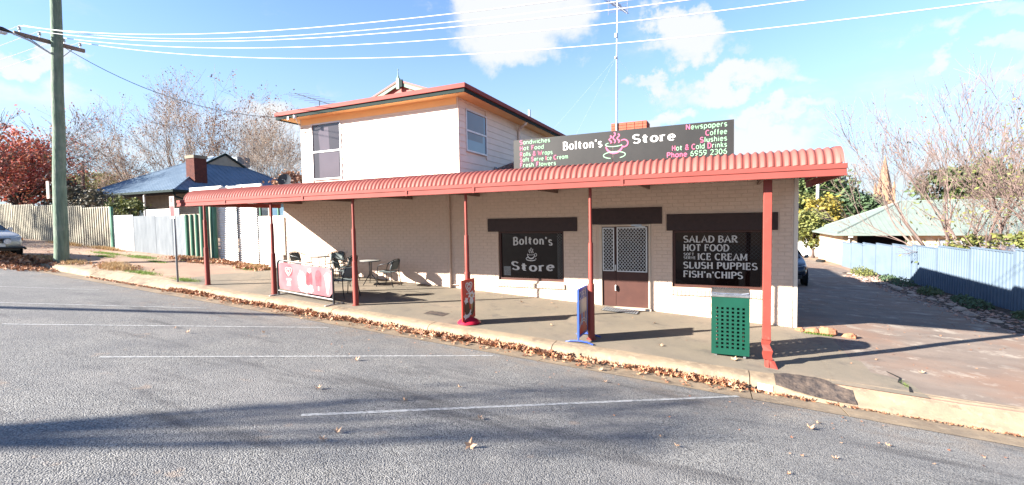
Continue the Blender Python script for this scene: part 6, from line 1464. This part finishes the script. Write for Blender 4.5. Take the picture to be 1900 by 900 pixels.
tag(m_.build('green_grass', 'grass'), 'patchy short green grass on the verge', 'grass', kind='stuff')
m_ = MB(); tufts(m_, [(-18.1, 8.35, .55, .3), (-18.9, 8.6, .4, .3), (-20.6, 8.2, .5, .3), (-22.4, 8.1, 1.0, .4), (-18.1, 10.9, 1.2, .15), (-14.7, 10.8, .7, .15), (-24.5, 10.9, 1.2, .12), (-28, 10.9, 1.4, .15)], 1500, .16, .006)
tag(m_.build('dry_grass', 'straw'), 'straw coloured dry grass tufts on the verge', 'grass', kind='stuff')
# single fallen leaves
spots = [(872, 830, .075, 'large curled brown leaf lying nearest the viewer on the road'), (1503, 797, .07, 'orange leaf on the road below the kerb ramp'), (1517, 787, .05, 'small orange leaf just behind a larger one below the kerb ramp'), (890, 778, .05, 'brown leaf just below the nearest white line'), (1648, 829, .045, 'pale leaf on the road at the right'), (1550, 853, .045, 'tan leaf on the road, lower right'), (1256, 830, .04, 'tan leaf on the road, centre right'), (1225, 812, .035, 'faint tan leaf above another at centre right'), (592, 722, .055, 'orange-brown leaf left of centre on the road'), (852, 720, .045, 'small brown leaf right of centre on the road'), (662, 669, .06, 'thin curled leaf below the middle white line'), (598, 818, .05, 'brown leaf left of the large curled one'), (626, 803, .05, 'leaf standing on edge, left of the large curled one'), (348, 618, .06, 'orange leaf on the left of the road'), (488, 618, .05, 'leaf below the end of the second white line'), (750, 744, .05, 'dull red leaf in the tree shadow'), (1122, 710, .05, 'dark leaf near the kerb, centre right'), (325, 610, .04, 'pale scrap on the road at the left')]
road_z = lambda px, py: None
for px, py, s, lab in spots:
    r = ray(px, py); tt = 0
    # walk the ray down to the road
    lo, hi = 1, 40
    for _ in range(50):
        mid = (lo+hi)/2; P_ = Vector((0, 0, CAMZ))+r*mid
        if P_.z > RD(P_.x, P_.y): lo = mid
        else: hi = mid
    P_ = Vector((0, 0, CAMZ))+r*lo; mb = MB(); leafshape(mb, Vector((0, 0, .012)), s*.85, rnd.uniform(0, 6), (rnd.gauss(0, .35), rnd.gauss(0, .35)), .6, rnd)
    o = mb.build('fallen_leaf', 'leafdry'); o.location = (P_.x, P_.y, RD(P_.x, P_.y)); tag(o, lab, 'leaf', 'single fallen leaves on the road')
for x, y, s, lab in ((-4.6, 10.6, .05, 'brown leaf on the footpath under the lettered cup window'), (-3.9, 10.9, .045, 'small leaf on the footpath by the wall under the cup window'), (-3.65, 10.5, .04, 'dark leaf on the footpath between window and door'), (-1.3, 10.2, .045, 'leaf on the footpath right of the door mat'), (-1.0, 8.6, .06, 'tan leaf on the footpath left of the green bin'), (.2, 8.4, .07, 'leaves tucked under the front of the green bin'), (-3.2, 8.9, .045, 'leaf on the footpath between the two small signs'), (-5.3, 10.9, .04, 'leaf at the wall foot left of the cup window'), (2.9, 9.2, .05, 'pale leaf on the sunlit driveway'), (3.9, 8.6, .05, 'orange leaf on the driveway apron'), (-2.55, 8.75, .05, 'pale leaf beside the blue framed sign')):
    mb = MB(); leafshape(mb, Vector((0, 0, .016)), s, rnd.uniform(0, 6), (rnd.gauss(0, .25), rnd.gauss(0, .25)), .35, rnd)
    o = mb.build('fallen_leaf', 'leafdry'); o.location = (x, y, G(x, y)+.006); tag(o, lab, 'leaf', 'single fallen leaves on the footpath')
